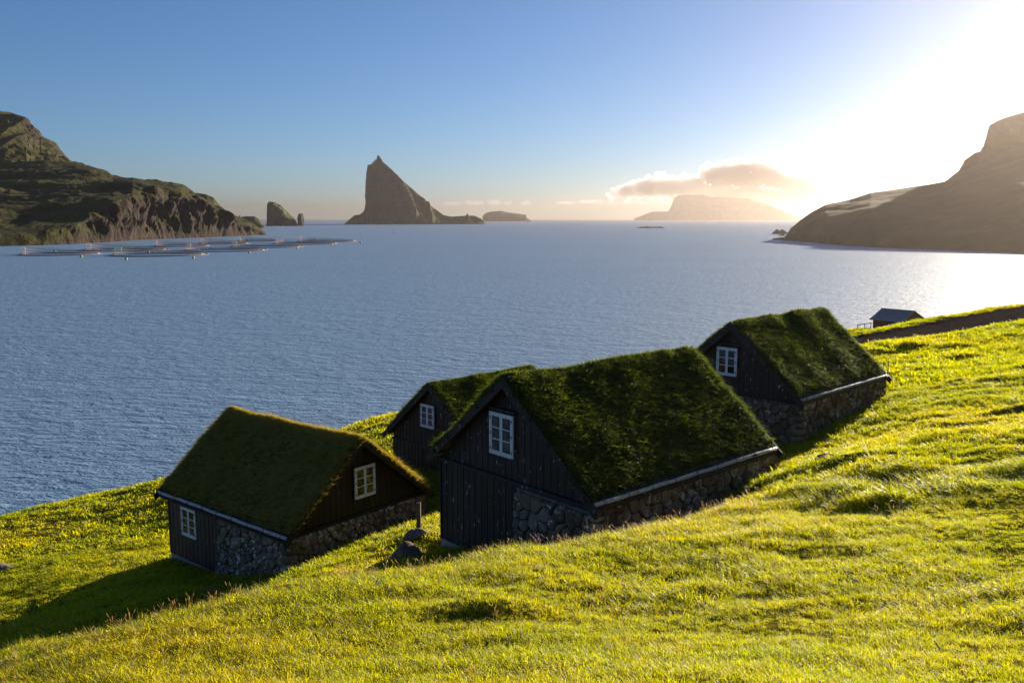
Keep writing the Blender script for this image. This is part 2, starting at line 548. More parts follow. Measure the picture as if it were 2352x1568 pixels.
gx = axis([(-120, -44, 4), (-44, -18, 0.8), (-18, 22, 0.22), (22, 45, 0.5), (45, 80, 1.0), (80, 260, 6)])
gy = axis([(-140, -10, 5), (-10, 5, 0.8), (5, 40, 0.22), (40, 72, 0.4), (72, 140, 1.2)])
GX, GY = np.meshgrid(gx, gy)
GZ = ground_z(GX, GY)
nx, ny = len(gx), len(gy)
idx = np.arange(nx * ny).reshape(ny, nx)
fq = np.stack([idx[:-1, :-1], idx[:-1, 1:], idx[1:, 1:], idx[1:, :-1]], -1).reshape(-1, 4)
meadow = mesh_object('hillside', np.stack([GX, GY, GZ], -1).reshape(-1, 3), fq.tolist(), M['ground'], smooth=True, recalc=False)
tag(meadow, 'sunlit grassy hillside falling to the sea', kind='structure')


# ------------------------------------------------------------------ headlands, islands, far coast
def resample(P, n):
    P = np.asarray(P, float)
    d = np.r_[0, np.cumsum(np.linalg.norm(np.diff(P, axis=0), axis=1))]
    t = np.linspace(0, d[-1], n)
    return np.stack([np.interp(t, d, P[:, k]) for k in range(P.shape[1])], -1)


def landform(name, stations, material, nu=220, nt=60, back=None, rough=(14.0, 90.0, 3.0), seed=1, crag=0.0, keep_crest=0.35, ribs=None, calm_x=None):
    """Sweep a solid landform through stations; each station is a list of 3D points from the front waterline to the crest.
    The back side falls away behind the crest to below the water."""
    secs = []
    for st in stations:
        st = [np.asarray(p, float) for p in st]
        top = st[-1]
        d = top[:2] / (np.linalg.norm(top[:2]) + 1e-9)
        bk = back if back else max(30.0, top[2] * 0.9)
        b1 = np.r_[top[:2] + d * bk * 0.35, max(top[2] * 0.8, -6)]
        b2 = np.r_[top[:2] + d * bk, -8.0]
        st[0] = np.r_[st[0][:2], min(st[0][2], -3.0)]
        nf = int(nt * 0.8)
        secs.append(np.vstack([resample(st, nf), resample([top, b1, b2], nt - nf + 1)[1:]]))
    secs = np.array(secs)
    # interpolate between stations along the crest line
    k = np.r_[0, np.cumsum(np.maximum(1e-3, np.linalg.norm(np.diff(secs[:, int(nt * 0.8) - 1], axis=0), axis=1)))]
    tt = np.unique(np.r_[np.linspace(0, k[-1], nu), k])
    G = np.stack([np.stack([np.interp(tt, k, secs[:, j, c]) for c in range(3)], -1) for j in range(secs.shape[1])], 1)
    A, wl, strata = rough
    X, Y, Z = G[..., 0], G[..., 1], G[..., 2]
    jcrest = int(nt * 0.8) - 1
    w = 1 - (1 - keep_crest) * np.exp(-((np.arange(G.shape[1]) - jcrest) / (nt * 0.07)) ** 2)
    w = w[None, :] * np.clip((Z + 4) / 25, 0.15, 1)
    # normals of the smooth sheet
    du = np.gradient(G, axis=0); dv = np.gradient(G, axis=1)
    N = np.cross(du, dv); N /= (np.linalg.norm(N, axis=-1, keepdims=True) + 1e-9)
    steep = 1 - np.abs(N[..., 2])
    n1 = fbm(X / wl, Y / wl, Z / wl, 5, seed, 0.55)
    n2 = fbm(X / (wl * 0.25), Y / (wl * 0.25), Z / (wl * 1.1), 4, seed + 40, 0.6)        # vertical buttresses on the cliffs
    disp = (A * n1 * (0.5 + steep) + A * 0.6 * n2 * steep * (1 + crag)) * w
    if calm_x is not None: w = w * np.clip((X - calm_x) / 60 + 0.15, 0.15, 1)
    disp = (A * n1 * (0.5 + steep) + A * 0.6 * n2 * steep * (1 + crag)) * w
    if ribs:                                             # spurs and gullies that run down the face
        ra, rw, sh = ribs
        q = (X - sh * (Z.max() - Z)) / rw
        rg = 1 - 2 * np.abs(vnoise(q, Z / (rw * 6), None, seed + 60)) + 0.5 * (1 - 2 * np.abs(vnoise(q * 2.3, Z / (rw * 4), None, seed + 61)))
        disp = disp + ra * rg * w * np.clip(Z / 30, 0, 1)
    s = 1 if np.mean(N[..., 1]) < 0 else -1
    G = G + N * s * disp[..., None]
    if strata: G[..., 2] += np.sin(G[..., 2] / (strata * 2.2) + n1 * 2) * strata * 0.35 * w * np.clip(1 - steep, 0, 1)
    G[:, 0, 2] = -6; G[:, -1, 2] = -8
    a, b = G.shape[:2]
    ii = np.arange(a * b).reshape(a, b)
    fq = np.stack([ii[:-1, :-1], ii[1:, :-1], ii[1:, 1:], ii[:-1, 1:]], -1).reshape(-1, 4).tolist()
    fq += [tuple(ii[0, :]), tuple(ii[-1, ::-1])]
    o = mesh_object(name, G.reshape(-1, 3), fq, material, smooth=False)
    return o


def px_station(u, pts):
    return [at(u, v, Y) for v, Y in pts]


def crest_station(u, vtop, Yf, Yc, prof=((0.0, 0.0), (0.35, 0.42), (0.7, 0.8), (1.0, 1.0)), vbase=None):
    top = at(u, vtop, Yc)
    out = []
    for fy, fz in prof:
        Y = Yf + (Yc - Yf) * fy
        out.append(np.array([top[0] * Y / Yc, Y, top[2] * fz if fz > 0 else -4.0]))
    return out


left = landform('headland', [px_station(u, p) for u, p in [
    (-420, [(592, 560), (560, 580), (490, 720), (410, 980), (360, 1250)]),
    (-200, [(578, 640), (545, 655), (485, 780), (415, 1020), (374, 1300)]),
    (0, [(566, 707), (540, 722), (478, 860), (420, 1080), (377, 1320)]),
    (100, [(564, 735), (535, 752), (470, 880), (415, 1100), (371, 1340)]),
    (160, [(561, 765), (520, 782), (455, 900), (412, 1110), (373, 1340)]),
    (205, [(559, 800), (500, 815), (450, 900), (418, 1080), (380, 1300)]),
    (260, [(556, 850), (470, 866), (440, 930), (420, 1060), (403, 1230)]),
    (305, [(552, 905), (452, 918), (432, 960), (416, 1060), (405, 1200)]),
    (350, [(549, 950), (450, 962), (434, 1000), (424, 1080), (414, 1190)]),
    (385, [(548, 975), (462, 1000), (440, 1030), (430, 1100), (421, 1180)]),
    (414, [(547, 1000), (455, 1012), (442, 1050), (434, 1100), (428, 1180)]),
    (445, [(546, 1028), (462, 1040), (452, 1060), (448, 1110), (444, 1180)]),
    (476, [(545, 1055), (478, 1068), (468, 1090), (463, 1130), (459, 1190)]),
    (512, [(543.5, 1095), (500, 1110), (492, 1125), (487, 1160), (482, 1200)]),
    (543, [(542, 1130), (512, 1142), (504, 1155), (500, 1180), (496, 1215)]),
    (574, [(541, 1165), (522, 1176), (516, 1190), (513, 1205), (511, 1230)]),
    (595, [(540.5, 1190), (531, 1197), (528, 1204), (526, 1212), (524, 1225)]),
    (610, [(540.5, 1203), (538.5, 1206), (538, 1208), (537, 1211), (536, 1216)]),
]], M['headland'], 420, 130, 500, (11.0, 85.0, 2.0), 3, 0.8)
tag(left, 'grassy headland with dark sea cliffs on the left shore', kind='structure')

mount = landform('mountain', [crest_station(u, v, 1400, Yc, ((0, 0.25), (0.3, 0.45), (0.62, 0.72), (0.85, 0.93), (1, 1))) for u, v, Yc in [
    (-500, 200, 2000), (-250, 235, 1950), (-80, 256, 1900), (0, 257.6, 1880), (17, 259, 1880), (40, 264, 1880), (53, 270, 1880), (60, 280, 1880), (75, 296, 1870), (92, 311, 1860), (108, 320, 1850),
    (120, 328, 1850), (132, 344, 1840), (145, 358, 1830), (157, 371, 1820), (190, 392, 1800), (240, 430, 1780)]],
    M['headland'], 220, 90, 800, (13.0, 100.0, 5.0), 9, 0.3, 0.3, (9.0, 60.0, 0.5))
tag(mount, 'terraced rocky mountain behind the left headland', kind='structure')

lf = landform('point', [crest_station(u, v, 1620, 1700) for u, v in [(400, 450), (437, 441), (452, 443), (475, 447), (490, 454), (498, 464), (510, 477), (525, 499), (532, 508)]],
              M['islet'], 80, 40, 120, (3.0, 40.0, 2.0), 12)
tag(lf, 'small stepped point just behind the left headland', kind='structure')
lf2 = landform('point', [crest_station(u, v, 2150, 2200) for u, v in [(530, 505), (545, 500), (549.3, 499), (550, 493.5), (551.6, 494), (552.4, 498.5), (570, 496.5), (585, 497), (595, 503), (606, 514.5)]],
               M['islet'], 80, 40, 100, (1.5, 30.0, 2.0), 13)
tag(lf2, 'low rounded point beyond the tip of the left headland', kind='structure')

PRF = ((0.0, 0.0), (0.06, 0.10), (0.5, 0.46), (0.8, 0.8), (1.0, 1.0))
tind = landform('island', [crest_station(u, v, yf, 3620, PRF) for u, v, yf in [
    (789, 516, 3480), (800, 506, 3470), (814, 494.5, 3465), (827, 492.7, 3465), (838, 483, 3465), (841, 455, 3465), (841.5, 425, 3460), (840.8, 406, 3455), (842.0, 394, 3450), (844.5, 379, 3440), (854, 377, 3440), (856.7, 369.5, 3440), (858, 373.5, 3440),
    (861.5, 364.7, 3440), (863.5, 369.5, 3440), (866.6, 357.8, 3440), (870, 356.7, 3440), (876.5, 366, 3440), (879.7, 372.7, 3440), (891, 382, 3440), (907, 396.7, 3440), (926, 416, 3440), (945, 432, 3440),
    (969, 453, 3450), (973, 461, 3455), (993, 475, 3470), (1019, 494, 3500), (1038, 497.5, 3520), (1060, 496, 3540), (1089, 495, 3550), (1105, 502, 3560), (1113, 511, 3570), (1116, 516, 3580)]],
    M['islet'], 520, 150, 140, (9.0, 60.0, 4.0), 17, 0.6, 0.03, (24.0, 70.0, 0.55), at(846, 500, 3600)[0])
tag(tind, 'tall jagged island with a sheer left side and green right slope', kind='structure')

gas = landform('island', [crest_station(u, v, 7450, 7620, ((0, 0), (0.05, 0.5), (0.4, 0.75), (1, 1))) for u, v in [
    (1109, 509), (1110.4, 493.5), (1117, 489), (1124.5, 486.5), (1140, 485), (1150, 484), (1163, 487), (1185, 490), (1207.7, 493), (1209, 499), (1216, 504), (1223, 508.5)]],
    M['islet'], 120, 50, 250, (7.0, 120.0, 3.0), 23, 0.3, 0.2)
tag(gas, 'small flat-topped island near the horizon, right of the jagged island', kind='structure')

far = landform('island', [crest_station(u, v, 11500, 12000) for u, v in [
    (1456, 502), (1462, 499.5), (1470, 497), (1484, 491), (1499, 486), (1518, 486), (1535, 486), (1540, 478), (1544, 469), (1549, 454), (1556, 450), (1569, 448), (1600, 447.5), (1620, 447), (1636, 452), (1680, 453), (1720, 457), (1765, 469), (1810, 489), (1840, 501)]],
    M['islet'], 160, 50, 700, (20.0, 360.0, 0.0), 29, 0.2, 0.3)
tag(far, 'faint hazy island on the horizon beneath the cloud', kind='structure')

def nearer(p, k=0.72):
    return [(v, p[0][1] + k * (Y - p[0][1])) for v, Y in p]


right = landform('headland', [px_station(u, nearer(p)) for u, p in [
    (1801, [(552, 905), (551, 908), (550.6, 912), (550.2, 920)]),
    (1808, [(552.6, 898), (546, 902), (541, 912), (537, 925)]),
    (1816, [(553, 890), (541, 897), (532, 910), (523, 935)]),
    (1840, [(555, 862), (540, 872), (522, 905), (504, 965)]),
    (1868, [(558, 825), (538, 838), (510, 900), (485, 1010)]),
    (1897, [(560, 775), (538, 795), (503, 890), (470, 1050)]),
    (1950, [(565, 720), (540, 745), (495, 880), (458.5, 1100)]),
    (2000, [(569, 685), (542, 710), (488, 870), (443.5, 1130)]),
    (2060, [(571.5, 655), (545, 680), (482, 860), (435, 1160)]),
    (2130, [(574, 630), (546, 655), (474, 850), (425, 1190)]),
    (2170, [(576, 618), (547, 640), (470, 850), (417.5, 1210)]),
    (2203, [(578, 607), (548, 630), (463, 845), (396, 1230)]),
    (2260, [(581, 590), (550, 615), (455, 830), (372, 1250)]),
    (2352, [(587, 555), (555, 585), (445, 800), (329, 1280)]),
    (2500, [(596, 510), (562, 540), (435, 770), (300, 1290)]),
    (2800, [(625, 400), (590, 430), (440, 650), (280, 1250)]),
    (3300, [(690, 280), (650, 310), (470, 520), (300, 1100)]),
]], M['grass_headland'], 380, 110, 350, (4.0, 90.0, 0.8), 33, 0.2, 0.25)
tag(right, 'hazy backlit grass headland sloping to the water on the right', kind='structure')

cliff = landform('mountain', [crest_station(u, v, 1130, Yc * 0.86, ((0, 0.5), (0.6, 0.62), (0.85, 0.8), (1, 1))) for u, v, Yc in [
    (2160, 425, 1420), (2180, 410, 1440), (2203, 392, 1450), (2213, 376, 1455), (2216, 369, 1456), (2240, 352, 1470), (2262, 344, 1480), (2263.4, 330, 1481), (2264.4, 314, 1482), (2268, 300, 1485), (2272, 288, 1490), (2290, 278, 1500), (2307, 271, 1510), (2352, 258, 1530),
    (2500, 232, 1560), (2800, 225, 1560), (3300, 250, 1500)]], M['grass_headland'], 200, 80, 500, (7.0, 80.0, 3.0), 41, 0.3, 0.12)
tag(cliff, 'sheer cliff top glowing in the haze on the far right', kind='structure')


def stack_rock(name, outline, Yf, Yb, arch=None, seed=1):
    """Sea stack: outline (u, vtop) with an optional arch (u0, u1, height) open through its foot."""
    Yc = (Yf + Yb) / 2
    us = np.unique(np.r_[np.linspace(outline[0][0], outline[-1][0], 70), [o[0] for o in outline]])
    tops = np.interp(us, [o[0] for o in outline], [o[1] for o in outline])
    prof = [(0.0, 0.0), (0.04, 0.35), (0.12, 0.7), (0.25, 0.9), (0.5, 1.0), (0.75, 0.9), (0.88, 0.7), (0.96, 0.35), (1.0, 0.0)]
    pr = np.array([(np.interp(t, np.linspace(0, 1, 9), [p[0] for p in prof]), np.interp(t, np.linspace(0, 1, 9), [p[1] for p in prof])) for t in np.linspace(0, 1, 33)])
    G = np.zeros((len(us), len(pr), 3))
    for i, (u, v) in enumerate(zip(us, tops)):
        top = at(u, v, Yc)
        edge = min(1.0, 0.35 + 3 * min(i, len(us) - 1 - i) / len(us))
        zb = -4.0
        if arch and arch[0] <= u <= arch[1]:
            m = (arch[0] + arch[1]) / 2
            zb = arch[2] * math.sqrt(max(0.05, 1 - ((u - m) / (arch[1] - arch[0]) * 2) ** 2))
        for j, (fy, fz) in enumerate(pr):
            y = Yc + (fy - 0.5) * (Yb - Yf) * edge
            G[i, j] = (top[0], y, zb + (top[2] - zb) * fz)
    n = fbm(G[..., 0] / 18, G[..., 1] / 18, G[..., 2] / 30, 4, seed)
    G[..., 1] += n * 7
    G[..., 0] += fbm(G[..., 0] / 14, G[..., 1] / 14, G[..., 2] / 14, 3, seed + 5) * 1.2
    a, b = G.shape[:2]
    ii = np.arange(a * b).reshape(a, b)
    fq = np.stack([ii[:-1, :-1], ii[1:, :-1], ii[1:, 1:], ii[:-1, 1:]], -1).reshape(-1, 4).tolist()
    fq += [(ii[i, 0], ii[i, -1], ii[i + 1, -1], ii[i + 1, 0]) for i in range(a - 1)]
    fq += [tuple(ii[0, :]), tuple(ii[-1, ::-1])]
    return mesh_object(name, G.reshape(-1, 3), fq, M['islet'])


st = stack_rock('sea_stack', [(614, 519), (617, 500), (616.5, 470), (617.5, 463), (630, 464.5), (644.5, 472), (657, 484.7), (668, 495), (676.5, 502), (680, 510), (682, 519)], 2700, 2790, (650.5, 657.5, 15.0), 3)
tag(st, 'large wedge-shaped sea stack pierced by a small arch', 'sea stack')
st = stack_rock('sea_stack', [(683.5, 519), (686, 503), (685, 492), (688, 489.5), (694, 491), (697, 500), (696.5, 510), (697, 519)], 2715, 2760, None, 8)
tag(st, 'slim rock pillar beside the arched sea stack', 'sea stack')


def low_rock(name, u0, u1, v, h, depth, label, seed, group=None):
    a = at(u0, v, 100) - CAM; b = at(u1, v, 100) - CAM
    pa = CAM + a * (-CAM[2] / a[2]); pb = CAM + b * (-CAM[2] / b[2])
    n, m = 40, 14
    G = np.zeros((n, m, 3))
    for i in range(n):
        t = i / (n - 1)
        c = pa + (pb - pa) * t
        hh = h * (math.sin(math.pi * t) ** 0.5) * (0.55 + 0.5 * abs(vnoise(np.array([t * 6.0]), np.array([seed * 1.0]), None, seed)[0]))
        for j in range(m):
            s = j / (m - 1)
            G[i, j] = (c[0], c[1] + (s - 0.3) * depth * (0.3 + 0.7 * math.sin(math.pi * t)), -1.0 + (hh + 1.0) * math.sin(math.pi * s) ** 0.6)
    G[..., 2] += fbm(G[..., 0] / 6, G[..., 1] / 6, None, 3, seed) * h * 0.15
    ii = np.arange(n * m).reshape(n, m)
    fq = np.stack([ii[:-1, :-1], ii[1:, :-1], ii[1:, 1:], ii[:-1, 1:]], -1).reshape(-1, 4).tolist()
    o = mesh_object(name, G.reshape(-1, 3), fq, M['shore_rock'])
    return tag(o, label, 'rock', group)


low_rock('skerry', 1462, 1530, 523.8, 4.5, 30, 'low dark skerry alone in the open water', 3)
low_rock('rock_ledge', 1776, 1812, 537.5, 7.0, 40, 'upper rock ledge off the tip of the right headland', 5)
low_rock('rock_ledge', 1788, 1806, 541.5, 2.2, 20, 'middle small rock ledge off the tip of the right headland', 7)
low_rock('rock_ledge', 1774, 1815, 550.5, 2.4, 26, 'lowest rock ledge off the tip of the right headland', 6)


# ------------------------------------------------------------------ cloud over the far island
def make_cloud_material(name, dens):
    t = NT(name)
    pv = t.n('ShaderNodeVolumePrincipled', {'Color': (1, 1, 1, 1), 'Density': dens, 'Anisotropy': 0.7})
    t.t.links.new(pv.outputs[0], t.out.inputs['Volume'])
    return t.m


def cloud(name, lumps, Y, label, dens, seed, sub=4):
    """One closed lumpy body: spheres united by a voxel remesh and roughened."""
    b = bmesh.new()
    for u, v, ru, rv in lumps:
        c = at(u, v, Y)
        s = Y / F
        m = bmesh.ops.create_icosphere(b, subdivisions=3, radius=1.0)
        for vt in m['verts']:
            vt.co = Vector((c[0] + vt.co.x * ru * s, c[1] + vt.co.y * (ru * 0.5 + rv) * s * 0.9 + random.uniform(-1, 1) * 0, c[2] + vt.co.z * rv * s))
    me = bpy.data.meshes.new(name)
    b.to_mesh(me); b.free()
    o = bpy.data.objects.new(name, me)
    COL.objects.link(o)
    md = o.modifiers.new('merge', 'REMESH')
    md.mode = 'VOXEL'; md.voxel_size = 1.5 * Y / F
    dg = bpy.context.evaluated_depsgraph_get()
    m2 = bpy.data.meshes.new_from_object(o.evaluated_get(dg))
    o.modifiers.clear()
    o.data = m2
    n = len(m2.vertices)
    co = np.zeros(n * 3); m2.vertices.foreach_get('co', co); co = co.reshape(-1, 3)
    nr = np.zeros(n * 3); m2.vertices.foreach_get('normal', nr); nr = nr.reshape(-1, 3)
    s = Y / F
    k = fbm(co[:, 0] / (26 * s), co[:, 1] / (26 * s), co[:, 2] / (16 * s), 5, seed, 0.62)
    k = 1.5 * np.abs(k) - 0.35          # billows
    low = np.clip((co[:, 2] - co[:, 2].min()) / (14 * s), 0.15, 1)
    co += nr * (k * 7.5 * s * low)[:, None]
    m2.vertices.foreach_set('co', co.ravel()); m2.update()
    m2.materials.clear(); m2.materials.append(make_cloud_material(name + '_vapour', dens))
    tag(o, label, kind='stuff')
    return o


CY_ = 29000.0
cloud('cloud', [(1412, 448, 20, 6), (1440, 441, 32, 13), (1480, 433, 42, 20), (1530, 429, 50, 23), (1580, 431, 46, 24), (1630, 439, 36, 18),
                (1640, 407, 34, 28), (1690, 404, 60, 32), (1740, 405, 66, 34), (1800, 421, 62, 29), (1850, 431, 52, 26), (1895, 441, 40, 20), (1925, 451, 26, 11), (1600, 452, 60, 11), (1660, 458, 70, 11), (1750, 460, 80, 11), (1640, 453, 60, 14), (1720, 451, 90, 22), (1810, 455, 90, 16)],
      CY_, 'bright backlit lens-shaped cloud resting on the far island', 0.0056, 4)
cloud('low_cloud', [(1300, 466, 26, 3), (1360, 463, 30, 3.5), (1420, 461, 30, 3), (1480, 462, 34, 3), (1530, 464, 22, 3)], CY_ - 500, 'thin streak of low cloud left of the far island', 0.0012, 5)
cloud('low_cloud', [(1040, 468, 24, 4), (1090, 467, 24, 4), (1135, 465, 17, 7), (1165, 467, 14, 4), (1207, 467, 14, 5)], CY_ - 200, 'faint puffs of cloud above the flat-topped island', 0.0010, 6)

# ------------------------------------------------------------------ haze in the air
t = NT('haze_air')
pv = t.n('ShaderNodeVolumePrincipled', {'Color': (0.38, 0.325, 0.29, 1), 'Density': HAZE_DENSITY, 'Anisotropy': 0.74})
t.t.links.new(pv.outputs[0], t.out.inputs['Volume'])
hz = MB().box(-26500, 26500, -3500, 26500, -12, 400).build('haze', t.m)
tag(hz, 'thin pale sea haze filling the air', kind='stuff')


# ------------------------------------------------------------------ surf at the foot of the islands
V, Fc = [], []
_r = np.random.default_rng(5)
for u0, u1, v, n in [(838, 862, 517.0, 5), (875, 912, 517.6, 5), (925, 985, 517.4, 3), (618, 650, 519.8, 4), (684, 700, 519.6, 3), (1112, 1225, 510.5, 6), (1452, 1470, 524.4, 3), (1770, 1800, 552.5, 4), (1764, 1782, 538.5, 3)]:
    for _ in range(n):
        u = _r.uniform(u0, u1); w = (u1 - u0) / n * _r.uniform(0.3, 0.8)
        d = at(u, v, 100) - CAM; c = CAM + d * (-CAM[2] / d[2])
        k = c[1] / F
        m = 9
        for i in range(m):
            x = c[0] + (i / (m - 1) - 0.5) * w * k
            h = 0.9 * k * math.sin(math.pi * i / (m - 1)) * _r.uniform(0.2, 1.0)
            V += [(x, c[1] - 1.2 * k, 0.05), (x, c[1], 0.08 + h), (x, c[1] + 2.0 * k, 0.05)]
        b0 = len(V) - 3 * m
        for i in range(m - 1):
            Fc += [(b0 + 3 * i, b0 + 3 * i + 3, b0 + 3 * i + 4, b0 + 3 * i + 1), (b0 + 3 * i + 1, b0 + 3 * i + 4, b0 + 3 * i + 5, b0 + 3 * i + 2)]
tag(mesh_object('surf', V, Fc, simple('sea_foam', (0.75, 0.76, 0.78), 0.8, 0.2, 0.1, 0.2, 0.0)), 'white surf breaking at the foot of the far islands', 'surf', None, 'stuff')

# ------------------------------------------------------------------ grass tufts and scatter
def tuft_mesh(name, material, blades, height, spread, width, bend, seed, lean=(0, 0), hmin=0.45):
    r = np.random.default_rng(seed)
    V, Fc, T = [], [], []
    for _ in range(blades):
        a = r.uniform(0, 2 * math.pi); d = spread * math.sqrt(r.uniform(0, 1))
        p = np.array([d * math.cos(a), d * math.sin(a), -0.03])
        h = height * r.uniform(hmin, 1.0)
        out = np.array([math.cos(a), math.sin(a), 0]) * r.uniform(-0.2, 1.0) + np.array([r.normal(0, 0.5), r.normal(0, 0.5), 0]) + np.array([lean[0], lean[1], 0])
        fa = r.uniform(0, math.pi)
        side = np.array([math.cos(fa), math.sin(fa), 0])
        w = width * r.uniform(0.7, 1.3)
        tint = float(np.clip(r.normal(0.5, 0.28), 0, 1))
        n0 = len(V)
        for t, ww in ((0.0, 1.0), (0.45, 0.9), (0.8, 0.6)):
            c = p + np.array([0, 0, h * (t - 0.25 * bend * t * t)]) + out * bend * h * t * t
            V += [c - side * w * ww / 2, c + side * w * ww / 2]
        V.append(p + np.array([0, 0, h * (1 - 0.32 * bend)]) + out * bend * h)
        T += [tint] * 7
        Fc += [(n0, n0 + 1, n0 + 3, n0 + 2), (n0 + 2, n0 + 3, n0 + 5, n0 + 4), (n0 + 4, n0 + 5, n0 + 6)]
    return finish_tuft(name, V, Fc, T, material)


def finish_tuft(name, V, Fc, T, material):
    me = bpy.data.meshes.new(name)
    me.from_pydata([tuple(map(float, v)) for v in V], [], Fc)
    at_ = me.attributes.new('tint', 'FLOAT', 'POINT')
    at_.data.foreach_set('value', T)
    me.materials.append(material)
    return bpy.data.objects.new(name, me)


def stalk_mesh(name, seed, h=0.36, n=5):
    r = np.random.default_rng(seed)
    V, Fc, T = [], [], []
    for _ in range(n):
        p = np.array([r.normal(0, 0.05), r.normal(0, 0.05), 0.0])
        d = np.array([r.normal(-0.15, 0.14), r.normal(0, 0.12), 0])
        hh = h * r.uniform(0.7, 1.15)
        fa = r.uniform(0, math.pi); side = np.array([math.cos(fa), math.sin(fa), 0])
        n0 = len(V)
        for t, w in ((0, 0.0035), (0.5, 0.003), (0.76, 0.003), (0.84, 0.013), (0.93, 0.012), (1.0, 0.002)):
            c = p + d * hh * t ** 2 * (1 if t < 0.8 else 1.5) + np.array([0, 0, hh * (t - 0.10 * t * t)])
            V += [c - side * w / 2, c + side * w / 2]
        T += [float(r.uniform(0, 1))] * 12
        Fc += [(n0 + 2 * k, n0 + 2 * k + 1, n0 + 2 * k + 3, n0 + 2 * k + 2) for k in range(5)]
    return finish_tuft(name, V, Fc, T, M['straw'])


def flower_mesh(name, mat, seed, h, rad, n, spread, tall=0.0):
    r = np.random.default_rng(seed)
    V, Fc, T = [], [], []
    for _ in range(n):
        c = np.array([r.normal(0, spread), r.normal(0, spread), h * r.uniform(0.75, 1.15)])
        tilt = r.normal(0, 0.25, 2)
        n0 = len(V)
        rings = [(0.0, -0.5), (1.0, 0.0), (0.75, 0.55), (0.0, 0.8)]
        k = 6
        for rr, zz in rings:
            for q in range(k):
                a = 2 * math.pi * q / k
                V.append(c + np.array([rr * rad * math.cos(a), rr * rad * math.sin(a), zz * rad + rr * rad * (tilt[0] * math.cos(a) + tilt[1] * math.sin(a))]))
        for i in range(3):
            for q in range(k):
                Fc.append((n0 + i * k + q, n0 + i * k + (q + 1) % k, n0 + (i + 1) * k + (q + 1) % k, n0 + (i + 1) * k + q))
        T += [0.5] * (4 * k)
    return finish_tuft(name, V, Fc, T, mat)


def kit(name, objs):
    c = bpy.data.collections.new(name)
    for o in objs: c.objects.link(o)
    return c


KIT_NEAR = kit('kit_near', [tuft_mesh('tuft', M['grass'], 28, 0.13, 0.10, 0.0078, 0.75, 100 + k, (-0.35, -0.1)) for k in range(6)])
KIT_MID = kit('kit_mid', [tuft_mesh('tuft', M['grass'], 22, 0.17, 0.16, 0.018, 0.75, 200 + k, (-0.35, -0.1)) for k in range(6)])
KIT_FAR = kit('kit_far', [tuft_mesh('tuft', M['grass'], 20, 0.20, 0.30, 0.038, 0.7, 300 + k, (-0.3, -0.1)) for k in range(5)])
KIT_ROOF = kit('kit_roof', [tuft_mesh('tuft', M['roof_grass'], 17, 0.20, 0.12, 0.016, 0.85, 400 + k, (0.55, 0), 0.4) for k in range(6)])
KIT_ROOF_DRY = kit('kit_roof_dry', [tuft_mesh('tuft', M['roof_grass_dry'], 17, 0.25, 0.12, 0.015, 0.95, 450 + k, (0.55, 0), 0.4) for k in range(6)])
KIT_STALK = kit('kit_stalk', [stalk_mesh('stalk', 500 + k) for k in range(5)])
KIT_YELLOW = kit('kit_yellow', [flower_mesh('flower', M['petal_yellow'], 600 + k, 0.26, 0.014, 3, 0.08) for k in range(4)])
KIT_WHITE = kit('kit_white', [flower_mesh('flower', M['petal_white'], 650 + k, 0.13, 0.013, 4, 0.13) for k in range(4)])


def scatter(name, P, R, S, kitcol, nvar, parent=None, seed=0):
    """One object: tufts standing on points P with euler rotation R and size S."""
    r = np.random.default_rng(seed)
    me = bpy.data.meshes.new(name)
    me.vertices.add(len(P))
    me.vertices.foreach_set('co', np.asarray(P, float).ravel())
    a = me.attributes.new('rot', 'FLOAT_VECTOR', 'POINT'); a.data.foreach_set('vector', np.asarray(R, float).ravel())
    a = me.attributes.new('siz', 'FLOAT', 'POINT'); a.data.foreach_set('value', np.asarray(S, float).ravel())
    a = me.attributes.new('pick', 'INT', 'POINT'); a.data.foreach_set('value', r.integers(0, nvar, len(P)).astype(np.int32))
    o = bpy.data.objects.new(name, me)
    COL.objects.link(o)
    if parent: o.parent = parent
    g = bpy.data.node_groups.new(name + '_nodes', 'GeometryNodeTree')
    g.interface.new_socket('Geometry', in_out='INPUT', socket_type='NodeSocketGeometry')
    g.interface.new_socket('Geometry', in_out='OUTPUT', socket_type='NodeSocketGeometry')
    gi = g.nodes.new('NodeGroupInput'); go = g.nodes.new('NodeGroupOutput')
    ci = g.nodes.new('GeometryNodeCollectionInfo'); ci.inputs['Collection'].default_value = kitcol
    ci.inputs['Separate Children'].default_value = True; ci.inputs['Reset Children'].default_value = True
    ip = g.nodes.new('GeometryNodeInstanceOnPoints'); ip.inputs['Pick Instance'].default_value = True
    def attr(nm, ty):
        n = g.nodes.new('GeometryNodeInputNamedAttribute'); n.data_type = ty; n.inputs['Name'].default_value = nm
        return n.outputs['Attribute']
    L = g.links.new
    L(gi.outputs[0], ip.inputs['Points']); L(ci.outputs[0], ip.inputs['Instance'])
    L(attr('pick', 'INT'), ip.inputs['Instance Index'])
    er = g.nodes.new('FunctionNodeEulerToRotation'); L(attr('rot', 'FLOAT_VECTOR'), er.inputs[0]); L(er.outputs[0], ip.inputs['Rotation'])
    cx = g.nodes.new('ShaderNodeCombineXYZ'); s_ = attr('siz', 'FLOAT')
    for k in range(3): L(s_, cx.inputs[k])
    L(cx.outputs[0], ip.inputs['Scale'])
    L(ip.outputs[0], go.inputs[0])
    md = o.modifiers.new('tufts', 'NODES'); md.node_group = g
    o['kind'] = 'stuff'
    return o


